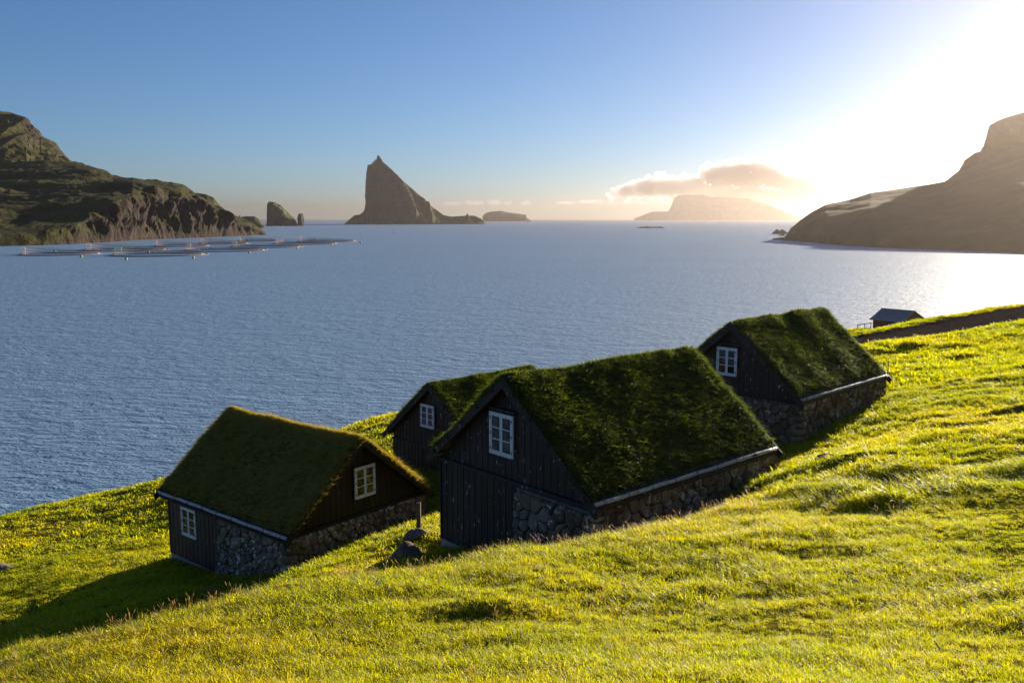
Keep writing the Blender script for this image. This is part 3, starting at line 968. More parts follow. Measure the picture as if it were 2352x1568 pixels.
# ------------------------------------------------------------------ houses
HOUSES = {
    'B': dict(P1=np.array([1.93, 20.0, 15.23]), h=48.3, s=1, W=6.53, L=8.03, rise=2.73, seed=2),
    'A': dict(P1=np.array([-7.23, 27.0, 11.76]), h=-51.1, s=-1, W=6.62, L=7.98, rise=2.76, seed=5),
    'D': dict(P1=np.array([10.11, 30.0, 15.69]), h=46.0, s=1, W=5.84, L=7.21, rise=2.57, seed=8),
    'C': dict(P1=at(1099.8, 1052.6, 34.0), h=45.5, s=1, W=6.3, L=6.3, rise=2.68, seed=12),
}
OG, OB = 0.30, 0.35                # overhang of the roof at gable and eave


def clip_poly(poly, n, c):
    """Keep the side of the polygon where dot(n, p) <= c."""
    out = []
    for i in range(len(poly)):
        a, b = poly[i], poly[(i + 1) % len(poly)]
        da, db = a[0] * n[0] + a[1] * n[1] - c, b[0] * n[0] + b[1] * n[1] - c
        if da <= 0: out.append(a)
        if (da < 0 < db) or (db < 0 < da):
            t = da / (da - db)
            out.append((a[0] + (b[0] - a[0]) * t, a[1] + (b[1] - a[1]) * t))
    return out


def voronoi_cells(poly, size, seed, relax=2):
    r = np.random.default_rng(seed)
    xs = [p[0] for p in poly]; zs = [p[1] for p in poly]
    x0, x1, z0, z1 = min(xs), max(xs), min(zs), max(zs)
    sx, sz = size * 1.18, size * 0.86
    pts = []
    j = 0
    z = z0 + sz / 2
    while z < z1:
        x = x0 + sx * (0.5 if j % 2 else 0.05)
        while x < x1:
            if r.uniform() > 0.26:
                pts.append((x + r.normal(0, sx * 0.30), z + r.normal(0, sz * 0.30)))
            x += sx * r.uniform(0.75, 1.3)
        z += sz; j += 1
    pts = [p for p in pts if x0 < p[0] < x1 and z0 < p[1] < z1]
    cells = []
    for it in range(relax):
        cells = []
        for i, p in enumerate(pts):
            c = list(poly)
            for k, q in enumerate(pts):
                if k == i: continue
                dx, dz = q[0] - p[0], q[1] - p[1]
                if dx * dx + dz * dz > (size * 4) ** 2: continue
                c = clip_poly(c, (dx, dz), (q[0] ** 2 - p[0] ** 2 + q[1] ** 2 - p[1] ** 2) / 2)
                if len(c) < 3: break
            if len(c) >= 3: cells.append(c)
        if it < relax - 1:
            np_ = []
            for c in cells:
                m = np.mean(np.array(c), axis=0)
                np_.append((m[0] * 1.0, m[1] * 1.0))
            pts = [(a[0] * 0.5 + b[0] * 0.5, a[1] * 0.5 + b[1] * 0.5) if len(np_) == len(pts) else a for a, b in zip(np_, pts)]
    return cells


class House:
    def __init__(self, key, name, label, zbase, wood, group='turf-roofed boathouses on the slope'):
        q = HOUSES[key]
        self.q = q
        self.P1, self.s, self.W, self.L, self.rise = q['P1'], q['s'], q['W'], q['L'], q['rise']
        self.zo = self.P1[2] - zbase
        self.root = empty(name, (self.P1[0], self.P1[1], zbase), math.radians(90 - q['h']))
        tag(self.root, label, 'house', group)
        self.wood = wood
        self.rng = random.Random(q['seed'])

    def p(self, a, b, z):
        return (a, self.s * b, z + self.zo)

    def box(self, mb, a0, a1, b0, b1, z0, z1):
        y0, y1 = sorted((self.s * b0, self.s * b1))
        return mb.box(a0, a1, y0, y1, z0 + self.zo, z1 + self.zo)

    def rake(self, b):
        return self.rise * (1 - abs(b - self.W / 2) / (self.W / 2))

    # -- roof ----------------------------------------------------------
    def roof(self, sag=0.06, dens=150, grass=None):
        W, L, q = self.W, self.L, self.q
        na, nb = 90, 84
        A = np.linspace(0.04, L - 0.04, na)
        Bv = np.linspace(0.24, W - 0.24, nb)
        AA, BB = np.meshgrid(A, Bv, indexing='ij')
        soft = np.sqrt((BB - W / 2) ** 2 + 0.10 ** 2) - 0.03
        Z = self.rise * (1 - soft / (W / 2))
        sg = -sag * np.sin(np.pi * AA / L) * np.clip(1 - np.abs(BB - W / 2) / (W / 2), 0, 1)
        n = fbm(AA * 1.1, BB * 1.1, None, 4, q['seed']) * 0.035 + fbm(AA * 0.45, BB * 0.4, None, 2, q['seed'] + 3) * 0.025
        edge = np.clip(np.minimum(np.minimum(AA - 0.04, L - 0.04 - AA), np.minimum(BB - 0.24, W - 0.24 - BB)) / 0.16, 0, 1)
        top = Z + sg + n * (0.4 + 0.6 * edge) - 0.09 * (1 - edge) ** 2 + 0.02
        under = self.rise * (1 - np.abs(BB - W / 2) / (W / 2)) - 0.20
        V = [self.p(a, b, z) for a, b, z in zip(AA.ravel(), BB.ravel(), top.ravel())]
        ii = np.arange(na * nb).reshape(na, nb)
        fq = np.stack([ii[:-1, :-1], ii[1:, :-1], ii[1:, 1:], ii[:-1, 1:]], -1).reshape(-1, 4).tolist()
        ring = list(ii[:, 0]) + list(ii[-1, 1:]) + list(ii[-2::-1, -1]) + list(ii[0, -2:0:-1])
        base = len(V)
        for k in ring: V.append(self.p(AA.ravel()[k], BB.ravel()[k], under.ravel()[k]))
        m = len(ring)
        fq += [(ring[k], ring[(k + 1) % m], base + (k + 1) % m, base + k) for k in range(m)]
        turf = mesh_object('turf_roof', V, fq, M['turf'], self.root, smooth=True)
        # grass growing on the turf
        area = L * W / math.cos(math.atan(2 * self.rise / W))
        N = int(area * dens)
        r = np.random.default_rng(q['seed'])
        fa, fb = r.uniform(0, na - 1.001, N), r.uniform(0, nb - 1.001, N)
        k = int(N * 0.10)          # thicker along the ridge and the gable edges
        fb[:k] = (nb - 1) / 2 + r.normal(0, 1.6, k)
        fa[k:k + k // 2] = r.uniform(0, 3, k // 2); fa[k + k // 2:2 * k] = na - 1.001 - r.uniform(0, 3, k - k // 2)
        i0, j0 = fa.astype(int), fb.astype(int)
        a = A[i0] + (fa - i0) * (A[1] - A[0]); b = Bv[j0] + (fb - j0) * (Bv[1] - Bv[0]); z = top[i0, j0] - 0.02
        P = np.stack([a, self.s * b, z + self.zo], -1)
        slope = math.atan(2 * self.rise / W)
        out = np.where(b < W / 2, -1.0, 1.0) * self.s      # downhill direction in local y
        yaw = np.where(out > 0, math.pi / 2, -math.pi / 2) + r.normal(0, 0.7, N)
        tilt = slope * 0.45
        t_ = -out * slope * 0.6 + r.normal(0, 0.15, N)          # yaw first, then lean out from the slope
        R = np.stack([np.arctan2(np.sin(t_) * np.cos(yaw), np.cos(t_)), -np.arcsin(np.clip(np.sin(t_) * np.sin(yaw), -1, 1)), np.arctan2(np.cos(t_) * np.sin(yaw), np.cos(yaw))], -1)
        patch = fbm(a * 0.8, b * 0.8, None, 3, q['seed'] + 9)
        S = r.uniform(0.6, 1.1, N) * (1 + 0.22 * patch)
        g = scatter('roof_grass', P, R, S, grass or KIT_ROOF, 6, turf, q['seed'])
        # roof boards under the turf
        for side in (0, 1):
            pts = [(-0.02, 0.0), (0.5, 1.0)]
            b0, b1 = (-0.03, W / 2) if side == 0 else (W + 0.03, W / 2)
            z0, z1 = self.rake(b0) - 0.20 - 0.0, self.rise - 0.20
            z0 = -0.03 * 2 * self.rise / W - 0.20 + 0.16
            poly = [self.p(0.05, b0, z0 - 0.02), self.p(0.05, b1, z1), self.p(0.05, b1, z1 - 0.06), self.p(0.05, b0, z0 - 0.08)]
            MB().prism(poly, (L - 0.10, 0, 0)).build('roof_deck', self.wood, self.root)
        # barge boards on both gables, with bolt ends
        for ga in (-0.03, L - 0.02):
            for side in (0, 1):
                be, bm = (-0.14, W / 2) if side == 0 else (W + 0.14, W / 2)
                sl = 2 * self.rise / W
                ze = -0.14 * sl
                poly = [self.p(ga, be, ze + 0.02), self.p(ga, bm, self.rise + 0.0), self.p(ga, bm, self.rise - 0.33), self.p(ga, be + (0.07 if side == 0 else -0.07), ze - 0.18)]
                bb = MB().prism(poly, (0.05, 0, 0)).build('barge_board', self.wood, self.root)
                if ga < 0:
                    for k in range(5):
                        tt = 0.12 + 0.19 * k
                        bbx = be + (bm - be) * tt
                        zz = ze + (self.rise - ze) * tt - 0.10
                        m_ = MB(); self.box(m_, ga - 0.05, ga, bbx - 0.04, bbx + 0.04, zz - 0.045, zz + 0.035)
                        m_.build('bolt', M['iron'], bb)
        # pale log that holds the turf at the eave, with iron hooks
        for side in (0, 1):
            bl = 0.03 if side == 0 else W - 0.03
            pts, rad = [], []
            for k in range(17):
                t = k / 16
                pts.append(self.p(0.08 + (L - 0.16) * t, bl + self.rng.uniform(-0.008, 0.008), 0.02 + self.rng.uniform(-0.01, 0.01)))
                rad.append(0.058 + self.rng.uniform(-0.006, 0.006))
            lg = MB().tube(pts, rad, 9).build('eave_log', M['bark'], self.root, smooth=True)
            nh = int(L / 0.85)
            for k in range(nh):
                a_ = 0.35 + k * (L - 0.7) / (nh - 1)
                hk = MB().tube([self.p(a_, bl - (0.05 if side == 0 else -0.05), -0.08), self.p(a_, bl - (0.075 if side == 0 else -0.075), 0.03), self.p(a_, bl - (0.03 if side == 0 else -0.03), 0.10), self.p(a_, bl, 0.33 + self.rng.uniform(-0.03, 0.05))], 0.009, 5)
                hk.build('hook', M['iron'], lg)
        return turf

    # -- body core ------------------------------------------------------
    def core(self, zb):
        W, L = self.W, self.L
        b0, b1, a0, a1 = OB + 0.06, W - OB - 0.06, OG + 0.06, L - OG - 0.06
        poly = [self.p(a0, b0, zb), self.p(a0, b1, zb), self.p(a0, b1, self.rake(b1) - 0.30), self.p(a0, W / 2, self.rise - 0.30), self.p(a0, b0, self.rake(b0) - 0.30)]
        MB().prism(poly, (a1 - a0, 0, 0)).build('wall_core', self.wood, self.root)

    # -- plank walls -----------------------------------------------------
    def gable_planks(self, b0, b1, zlo, zhi, wood, part='gable_wall', width=0.125):
        """Vertical boards on the near gable between b0 and b1; zhi None means up to the roof line."""
        par = empty(part, (0, 0, 0)); par.parent = self.root
        b = b0
        k = 0
        while b < b1 - 0.02:
            w = min(width * self.rng.uniform(0.85, 1.18), b1 - b)
            c0, c1 = b + 0.004, b + w - 0.004
            th = 0.022 + (0.012 if k % 2 else 0.0) + self.rng.uniform(0, 0.004)
            if zhi is None:
                pts = [(c0, zlo), (c1, zlo), (c1, self.rake(c1) - 0.24)]
                if c0 < self.W / 2 < c1: pts.append((self.W / 2, self.rise - 0.24))
                pts.append((c0, self.rake(c0) - 0.24))
            else:
                pts = [(c0, zlo + self.rng.uniform(-0.02, 0.01)), (c1, zlo), (c1, zhi), (c0, zhi)]
            if min(p_[1] for p_ in pts[2:]) > zlo + 0.02:
                MB().prism([self.p(OG + 0.055, x, z) for x, z in pts], (-th - 0.03, 0, 0)).build('plank', wood, par)
            b += w; k += 1
        return par

    def eave_planks(self, a0, a1, zlo, zhi, wood, width=0.125):
        par = empty('side_wall', (0, 0, 0)); par.parent = self.root
        a, k = a0, 0
        while a < a1 - 0.02:
            w = min(width * self.rng.uniform(0.85, 1.18), a1 - a)
            th = 0.022 + (0.012 if k % 2 else 0.0)
            m_ = MB(); self.box(m_, a + 0.004, a + w - 0.004, OB - th, OB + 0.055, zlo + self.rng.uniform(-0.02, 0.0), zhi)
            m_.build('plank', wood, par)
            a += w; k += 1
        return par

    # -- stone walls -----------------------------------------------------
    def stones(self, plane, poly, face, size, seed, depth=0.10):
        """Rubble masonry: one mesh for each stone set in a dark mortar bed. plane 'gable' uses (b, z), 'eave' uses (a, z)."""
        def pt(x, z, d):
            return self.p(face - d, x, z) if plane == 'gable' else self.p(x, face - d, z)
        xs = [c[0] for c in poly]; zs = [c[1] for c in poly]
        bed = MB().prism([pt(x, z, 0.01) for x, z in poly], np.array(pt(0, 0, -0.25)) - np.array(pt(0, 0, 0.01))).build('stone_wall', M['mortar'], self.root)
        r = random.Random(seed)
        for c in voronoi_cells(poly, size, seed):
            c = np.array(c)
            m = c.mean(axis=0)
            ext = np.ptp(c, axis=0)
            if min(ext) < 0.06: continue
            # rounded outline: two points for each corner, pulled in from the joint
            out = []
            n = len(c)
            for i in range(n):
                a_, b_, d_ = c[i - 1], c[i], c[(i + 1) % n]
                for q_ in (b_ + (a_ - b_) * 0.15, b_ + (d_ - b_) * 0.15):
                    v = q_ - m; L_ = np.linalg.norm(v)
                    out.append(m + v * max(0.5, (L_ - 0.011) / L_))
            out = np.array(out)
            if len(out) > 16: out = out[::2]
            k = len(out)
            dp = depth * r.uniform(0.65, 1.25)
            tx, tz = r.uniform(-0.16, 0.16), r.uniform(-0.16, 0.16)
            V = [pt(x, z, -0.02) for x, z in out]
            mid = m + (out - m) * 0.97
            V += [pt(x, z, dp * 0.55 + (x - m[0]) * tx * 0.5 + (z - m[1]) * tz * 0.5) for x, z in mid]
            inn = m + (out - m) * 0.84
            V += [pt(x, z, dp + (x - m[0]) * tx + (z - m[1]) * tz + r.uniform(-0.008, 0.008)) for x, z in inn]
            V.append(pt(m[0] + r.uniform(-0.02, 0.02), m[1], dp * 1.1 + r.uniform(-0.01, 0.015)))
            Fc = []
            for i in range(k):
                j = (i + 1) % k
                Fc += [(i, j, k + j, k + i), (k + i, k + j, 2 * k + j, 2 * k + i), (2 * k + i, 2 * k + j, 3 * k)]
            mesh_object('stone', V, Fc, M['stone'], bed, smooth=False)
        return bed

    def quoins(self, a, b, z0, z1, seed):
        """Larger corner stones stacked where the gable and the long wall meet."""
        par = empty('stone_corner', (0, 0, 0)); par.parent = self.root
        r = random.Random(seed)
        z = z0
        while z < z1 - 0.12:
            h = min(r.uniform(0.22, 0.40), z1 - z)
            if z1 - z - h < 0.12: h = z1 - z
            bm_ = bmesh.new()
            bmesh.ops.create_cube(bm_, size=2.0)
            bmesh.ops.subdivide_edges(bm_, edges=bm_.edges[:], cuts=1, use_grid_fill=True)
            lx, ly = r.uniform(0.15, 0.24), r.uniform(0.15, 0.24)
            V, idx = [], {}
            for k, v in enumerate(bm_.verts):
                n = v.co.length
                c = v.co * (0.55 + 0.45 * 1.15 / n) * (1 + r.uniform(-0.07, 0.07))
                V.append(self.p(a - 0.13 + lx + c.x * lx, b - 0.13 + ly + c.y * ly, z + h / 2 + c.z * (h / 2 - 0.012)))
            Fc = [tuple(v.index for v in f.verts) for f in bm_.faces]
            bm_.free()
            mesh_object('stone', V, Fc, M['stone'], par, smooth=True)
            z += h

    # -- windows -----------------------------------------------------------
    def window(self, plane, x0, x1, z0, z1, face, flip=False, ajar=0.0):
        """White casement of two sashes with three panes each. (x along the wall, face = outer plane of the wall)."""
        win = empty('window', (0, 0, 0)); win.parent = self.root

        def bx(m_, xa, xb, za, zb, d0, d1):
            if plane == 'gable': self.box(m_, face - d1, face - d0, xa, xb, za, zb)
            else: self.box(m_, xa, xb, face - d1, face - d0, za, zb)
        fw_, d = 0.05, 0.05
        fr = MB()
        bx(fr, x0, x0 + fw_, z0, z1, 0, d); bx(fr, x1 - fw_, x1, z0, z1, 0, d)
        bx(fr, x0 + fw_, x1 - fw_, z1 - fw_, z1, 0, d); bx(fr, x0 + fw_, x1 - fw_, z0, z0 + fw_, 0, d + 0.015)
        fr.build('frame', M['white_paint'], win)
        xm = (x0 + x1) / 2
        for si, (sa, sb) in enumerate(((x0 + fw_ + 0.004, xm - 0.003), (xm + 0.003, x1 - fw_ - 0.004))):
            sm = MB()
            st_ = 0.05
            za, zb = z0 + fw_ + 0.004, z1 - fw_ - 0.004
            e = 0.006
            bx(sm, sa, sa + st_, za, zb, 0.012, d - 0.006); bx(sm, sb - st_, sb, za, zb, 0.012, d - 0.006)
            bx(sm, sa + st_, sb - st_, za, za + st_, 0.012, d - 0.006); bx(sm, sa + st_, sb - st_, zb - st_, zb, 0.012, d - 0.006)
            hh = (zb - za - 2 * st_)
            bars = [za + st_ + hh / 3, za + st_ + 2 * hh / 3]
            for zz in bars: bx(sm, sa + st_, sb - st_, zz - 0.014, zz + 0.014, 0.014, d - 0.012)
            sash = sm.build('sash', M['white_paint'], win)
            lo = za + st_
            for k in range(3):
                pa = lo + k * hh / 3 + (0.014 if k else 0); pb = lo + (k + 1) * hh / 3 - (0.014 if k < 2 else 0)
                pm = MB(); bx(pm, sa + st_, sb - st_, pa, pb, 0.020, 0.026)
                pm.build('pane', M['glass'], win)
            hx = x0 + fw_ if si == 0 else x1 - fw_
            for zz in (za + 0.10, (za + zb) / 2, zb - 0.10):
                hm = MB(); bx(hm, hx - 0.012, hx + 0.012, zz - 0.04, zz + 0.04, d, d + 0.012)
                hm.build('hinge', M['iron'], win)
        return win

    def board(self, name, mat, a0, a1, b0, b1, z0, z1):
        m_ = MB(); self.box(m_, a0, a1, b0, b1, z0, z1)
        return m_.build(name, mat, self.root)


# the large black boathouse in the middle
B = House('B', 'boathouse', 'largest black boathouse in the middle, stone corner and tall white window', 12.0, M['black_wood'])
B.roof(0.05, 190)
B.core(-3.2)
B.gable_planks(OB, B.W - OB + 0.12, -0.10, None, M['black_wood'])
B.gable_planks(3.12, B.W - OB + 0.16, -2.62, -0.24, M['black_wood'], 'lower_wall')
B.board('trim_board', M['black_wood'], OG - 0.09, OG + 0.02, OB, B.W - OB + 0.12, -0.22, -0.11)
B.board('corner_board', M['black_wood'], OG - 0.04, OG + 0.10, B.W - OB + 0.165, B.W - OB + 0.215, -2.62, -0.10)
B.board('foundation', M['concrete'], OG - 0.02, OG + 0.3, 3.1, B.W - OB + 0.20, -3.3, -2.63)
B.stones('gable', [(0.24, -2.9), (3.14, -2.9), (3.06, -0.42), (2.95, -0.30), (0.24, -0.30)], OG - 0.02, 0.27, 4, 0.11)
B.board('coping', M['cement'], OG - 0.13, OG + 0.12, 0.10, 2.95, -0.295, -0.225)
B.quoins(OG - 0.03, OB - 0.19, -2.9, -0.30, 5)
B.stones('eave', [(0.40, -2.9), (B.L + 0.12, -2.9), (B.L + 0.12, -0.16), (0.40, -0.16)], OB - 0.18, 0.255, 6, 0.11)
B.window('gable', 3.09, 4.05, 0.49, 1.64, OG - 0.06)
B.board('drip_board', M['black_wood'], OG - 0.15, OG + 0.0, 2.98, 4.20, 1.72, 1.77)

# the brown boathouse on the left
A = House('A', 'boathouse', 'brown boathouse on the left with two white windows and stone corner', 8.6, M['red_wood'])
A.roof(0.10, 190, KIT_ROOF_DRY)
A.core(-3.0)
A.gable_planks(OB, A.W - OB, -0.02, None, M['red_wood'])
A.board('trim_board', M['red_wood'], OG - 0.09, OG + 0.02, OB - 0.1, A.W - OB + 0.1, -0.10, -0.01)
A.quoins(OG - 0.05, OB - 0.11, -2.7, -0.12, 15)
A.stones('gable', [(0.34, -1.9), (A.W - 0.05, -1.9), (A.W - 0.05, -0.12), (0.34, -0.12)], OG - 0.04, 0.235, 14, 0.10)
A.eave_planks(4.25, A.L - OG + 0.05, -2.42, 0.10, M['brown_wood'])
A.board('corner_board', M['brown_wood'], A.L - OG + 0.055, A.L - OG + 0.12, OB - 0.05, OB + 0.10, -2.42, 0.10)
A.board('foundation', M['concrete'], 4.4, A.L - OG + 0.10, OB - 0.03, OB + 0.3, -3.1, -2.43)
A.stones('eave', [(0.40, -2.9), (4.62, -2.9), (4.20, -0.12), (0.40, -0.12)], OB - 0.10, 0.245, 16, 0.10)
A.window('gable', 3.05, 4.0, 0.53, 1.65, OG - 0.06)
A.window('eave', 5.88, 6.85, -1.46, -0.37, OB - 0.03)

# the black boathouse on the right
D = House('D', 'boathouse', 'black boathouse on the right standing on a full stone base', 13.2, M['black_wood'])
D.roof(0.03, 170)
D.core(-2.6)
D.gable_planks(OB, D.W - OB, -0.12, None, M['black_wood'])
D.board('trim_board', M['black_wood'], OG - 0.09, OG + 0.02, OB, D.W - OB, -0.20, -0.12)
D.quoins(OG - 0.03, OB - 0.17, -2.6, -0.26, 25)
D.stones('gable', [(0.26, -2.6), (D.W - 0.1, -2.6), (D.W - 0.1, -0.26), (0.26, -0.26)], OG - 0.02, 0.28, 24, 0.10)
D.board('coping', M['cement'], OG - 0.12, OG + 0.12, 0.2, D.W - 0.3, -0.255, -0.205)
D.stones('eave', [(0.40, -2.4), (D.L + 0.05, -2.4), (D.L + 0.05, -0.14), (0.40, -0.14)], OB - 0.16, 0.28, 26, 0.10)
D.window('gable', 2.73, 3.61, 0.48, 1.54, OG - 0.06)
D.board('drip_board', M['black_wood'], OG - 0.15, OG + 0.0, 2.62, 3.75, 1.60, 1.65)
for a_ in (0.1, D.L - 0.1):
    MB().tube([D.p(a_, 0.0, -0.05), D.p(a_, 0.0, 0.62)], 0.02, 6).build('stay_rod', M['iron'], D.root)

# the black boathouse behind
C = House('C', 'boathouse', 'black boathouse half hidden behind the largest one', 10.6, M['black_wood'])
C.roof(0.04, 150)
C.core(-2.4)
C.gable_planks(OB, C.W - OB + 0.1, -0.22, None, M['black_wood'])
C.gable_planks(0.5, C.W - OB + 0.14, -2.2, -0.32, M['black_wood'], 'lower_wall')
C.board('trim_board', M['black_wood'], OG - 0.08, OG + 0.02, OB, C.W - OB + 0.1, -0.31, -0.22)
C.window('gable', 3.05, 3.96, 0.62, 1.62, OG - 0.06)

# ------------------------------------------------------------------ grass of the hillside
def footprint_mask(x, y, margin=0.1):
    keep = np.ones_like(x, bool)
    for q in HOUSES.values():
        ur, ug = hd(q['h']), hd(q['h'] - 90 * q['s'])
        dx, dy = x - q['P1'][0], y - q['P1'][1]
        a = dx * ur[0] + dy * ur[1]; b = dx * ug[0] + dy * ug[1]
        keep &= ~((a > 0.25 - margin) & (a < q['L'] - 0.2 + margin) & (b > 0.25 - margin) & (b < q['W'] - 0.3 + margin))
    return keep


def bare_mask(x, y):
    """Bare soil along the long wall of the largest house."""
    q = HOUSES['B']; ur, ug = hd(q['h']), hd(q['h'] - 90)
    dx, dy = x - q['P1'][0], y - q['P1'][1]
    a = dx * ur[0] + dy * ur[1]; b = dx * ug[0] + dy * ug[1]
    return (a > 1.0) & (a < 5.4) & (b > -1.0 + 0.25 * np.sin(a * 3)) & (b < 0.3)


def meadow_points(y0, y1, dens, seed, mx=2.5):
    r = np.random.default_rng(seed)
    w = lambda y: 0.60 * y + mx
    n = int((y1 - y0) * (w(y0) + w(y1)) * dens)
    y = r.uniform(y0, y1, n); x = r.uniform(-1, 1, n) * w(y1)
    k = np.abs(x) < w(y)
    x, y = x[k], y[k]
    k = footprint_mask(x, y) & (road_dist(x, y) > 3.0) & ~bare_mask(x, y)
    x, y = x[k], y[k]
    z = ground_z(x, y)
    k = z > 2.0
    return x[k], y[k], z[k], r


for nm, y0, y1, dens, kt, nv, sc, sd_ in [('near', 5.5, 12, 230, KIT_NEAR, 6, 0.95, 1), ('brow', 12, 20, 150, KIT_NEAR, 6, 1.15, 2), ('middle', 20, 36, 70, KIT_MID, 6, 1.05, 3), ('far', 36, 72, 22, KIT_FAR, 5, 1.0, 4), ('edge', 72, 125, 6, KIT_FAR, 5, 1.5, 5)]:
    x, y, z, r = meadow_points(y0, y1, dens, sd_)
    n = len(x)
    lush = fbm(x * 0.35, y * 0.5, None, 3, 77)
    S = sc * r.uniform(0.6, 1.25, n) * (1 + (0.4 + 0.45 * np.clip((x - 1) / 5, 0, 1) * (y < 20)) * np.clip(lush, -0.8, 1.0))
    R = np.stack([r.normal(0, 0.16, n), r.normal(0, 0.16, n), r.normal(0, 0.9, n)], -1)
    g = scatter('meadow_grass', np.stack([x, y, z], -1), R, S, kt, nv, None, sd_)
    tag(g, {'near': 'bright meadow grass in the near foreground', 'brow': 'meadow grass along the brow in front of the houses', 'middle': 'meadow grass around the houses', 'far': 'meadow grass on the slope towards the dirt road and the shore', 'edge': 'rough grass beyond the dirt road'}[nm], 'grass', None, 'stuff')

# seed stalks and flowers
x, y, z, r = meadow_points(6, 21, 16, 31)
crest = np.clip(1 - np.abs(y - (12.7 + 0.5 * (x + 6.4))) / 1.5, 0, 1)
k = r.uniform(0, 1, len(x)) < 0.07 + 0.9 * crest * (x < 5.5)
x, y, z = x[k], y[k], z[k]
tag(scatter('seed_stalks', np.stack([x, y, z], -1), np.stack([r.normal(0, .1, len(x)), r.normal(0, .1, len(x)), r.uniform(-1, 1, len(x))], -1), r.uniform(0.55, 1.05, len(x)), KIT_STALK, 5, None, 31), 'brown grass seed stalks along the brow of the meadow', 'grass', None, 'stuff')
x, y, z, r = meadow_points(6, 20, 1.6, 33)
k = (r.uniform(0, 1, len(x)) < 0.12) | ((x < -3) & (np.abs(y - (12.6 + 0.5 * (x + 6.4))) < 0.9) & (r.uniform(0, 1, len(x)) < 0.9))
x, y, z = x[k], y[k], z[k]
tag(scatter('buttercups', np.stack([x, y, z], -1), np.stack([0 * x, 0 * x, r.uniform(0, 6, len(x))], -1), r.uniform(0.7, 1.1, len(x)), KIT_YELLOW, 4, None, 33), 'small yellow flowers dotted along the brow of the meadow', 'flowers', None, 'stuff')
x, y, z, r = meadow_points(6, 14, 5, 35)
pn = fbm(x * 0.55, y * 0.55, None, 2, 91)
k = (pn > 0.38) & (r.uniform(0, 1, len(x)) < 0.6)
x, y, z = x[k], y[k], z[k]
tag(scatter('clover_flowers', np.stack([x, y, z], -1), np.stack([0 * x, 0 * x, r.uniform(0, 6, len(x))], -1), r.uniform(0.8, 1.2, len(x)), KIT_WHITE, 4, None, 35), 'white clover heads scattered in the foreground grass', 'flowers', None, 'stuff')

# bare soil patch beside the long stone wall
q = HOUSES['B']; ur, ug = hd(q['h']), hd(q['h'] - 90)
aa = np.linspace(0.8, 5.6, 40); bb = np.linspace(-1.05, 0.35, 12)
V = []
for a_ in aa:
    for b_ in bb:
        p = q['P1'] + ur * a_ + ug * (b_ if b_ > -1 else -1.0 + 0.25 * math.sin(a_ * 3))
        V.append((p[0], p[1], float(ground_z(np.array([p[0]]), np.array([p[1]]))[0]) + 0.02 + 0.03 * float(vnoise(np.array([a_ * 5]), np.array([b_ * 5]))[0])))
ii = np.arange(40 * 12).reshape(40, 12)
o = mesh_object('bare_soil', V, np.stack([ii[:-1, :-1], ii[1:, :-1], ii[1:, 1:], ii[:-1, 1:]], -1).reshape(-1, 4).tolist(), M['dirt'], smooth=True)
tag(o, 'bare dark soil along the long stone wall of the largest house', kind='structure')

# dirt road across the slope
V, Fc = [], []
Rp = resample(np.c_[ROAD, np.zeros(len(ROAD))], 120)[:, :2]
m = 16
for i, p in enumerate(Rp):
    d = Rp[min(i + 1, 119)] - Rp[max(i - 1, 0)]; d /= np.linalg.norm(d); nrm = np.array([-d[1], d[0]])
    for j in range(m):
        c = p + nrm * (j / (m - 1) - 0.5) * (6.4 + 0.5 * math.sin(i * 0.7) * (1 if j in (0, m - 1) else 0))
        V.append((c[0], c[1], float(ground_z(np.array([c[0]]), np.array([c[1]]))[0]) + 0.05 + 0.02 * float(vnoise(np.array([c[0] * 3]), np.array([c[1] * 3]))[0])))
ii = np.arange(120 * m).reshape(120, m)
o = mesh_object('dirt_road', V, np.stack([ii[:-1, :-1], ii[1:, :-1], ii[1:, 1:], ii[:-1, 1:]], -1).reshape(-1, 4).tolist(), M['dirt'], smooth=True)
tag(o, 'bare dirt road crossing the slope at the right edge', kind='structure')

# ------------------------------------------------------------------ small things by the houses
def gz(x, y):
    return float(ground_z(np.array([x]), np.array([y]))[0])


def boulder(name, c, size, label, seed, peak=0.0, cat='rock'):
    b = bmesh.new()
    bmesh.ops.create_icosphere(b, subdivisions=4, radius=1.0)
    co = np.array([v.co[:] for v in b.verts])
    k = fbm(co[:, 0] * 1.3, co[:, 1] * 1.3, co[:, 2] * 1.3, 4, seed) * 0.22
    co = co * (1 + k)[:, None]
    # flatten a few planes so that it reads as broken rock
    r = np.random.default_rng(seed)
    for _ in range(7):
        n = r.normal(0, 1, 3); n /= np.linalg.norm(n); lim = r.uniform(0.62, 0.85)
        d = co @ n
        co -= np.outer(np.clip(d - lim, 0, None) * 0.85, n)
    if peak:
        h = np.clip(co[:, 2], 0, 1)
        co[:, 0] *= 1 - peak * h; co[:, 1] *= 1 - peak * h
    co = co * np.array(size)
    for v, q in zip(b.verts, co): v.co = q
    me = bpy.data.meshes.new(name); b.to_mesh(me); b.free()
    me.materials.append(M['boulder'])
    o = bpy.data.objects.new(name, me); COL.objects.link(o)
    o.location = c
    me.polygons.foreach_set('use_smooth', [True] * len(me.polygons))
    return tag(o, label, cat)


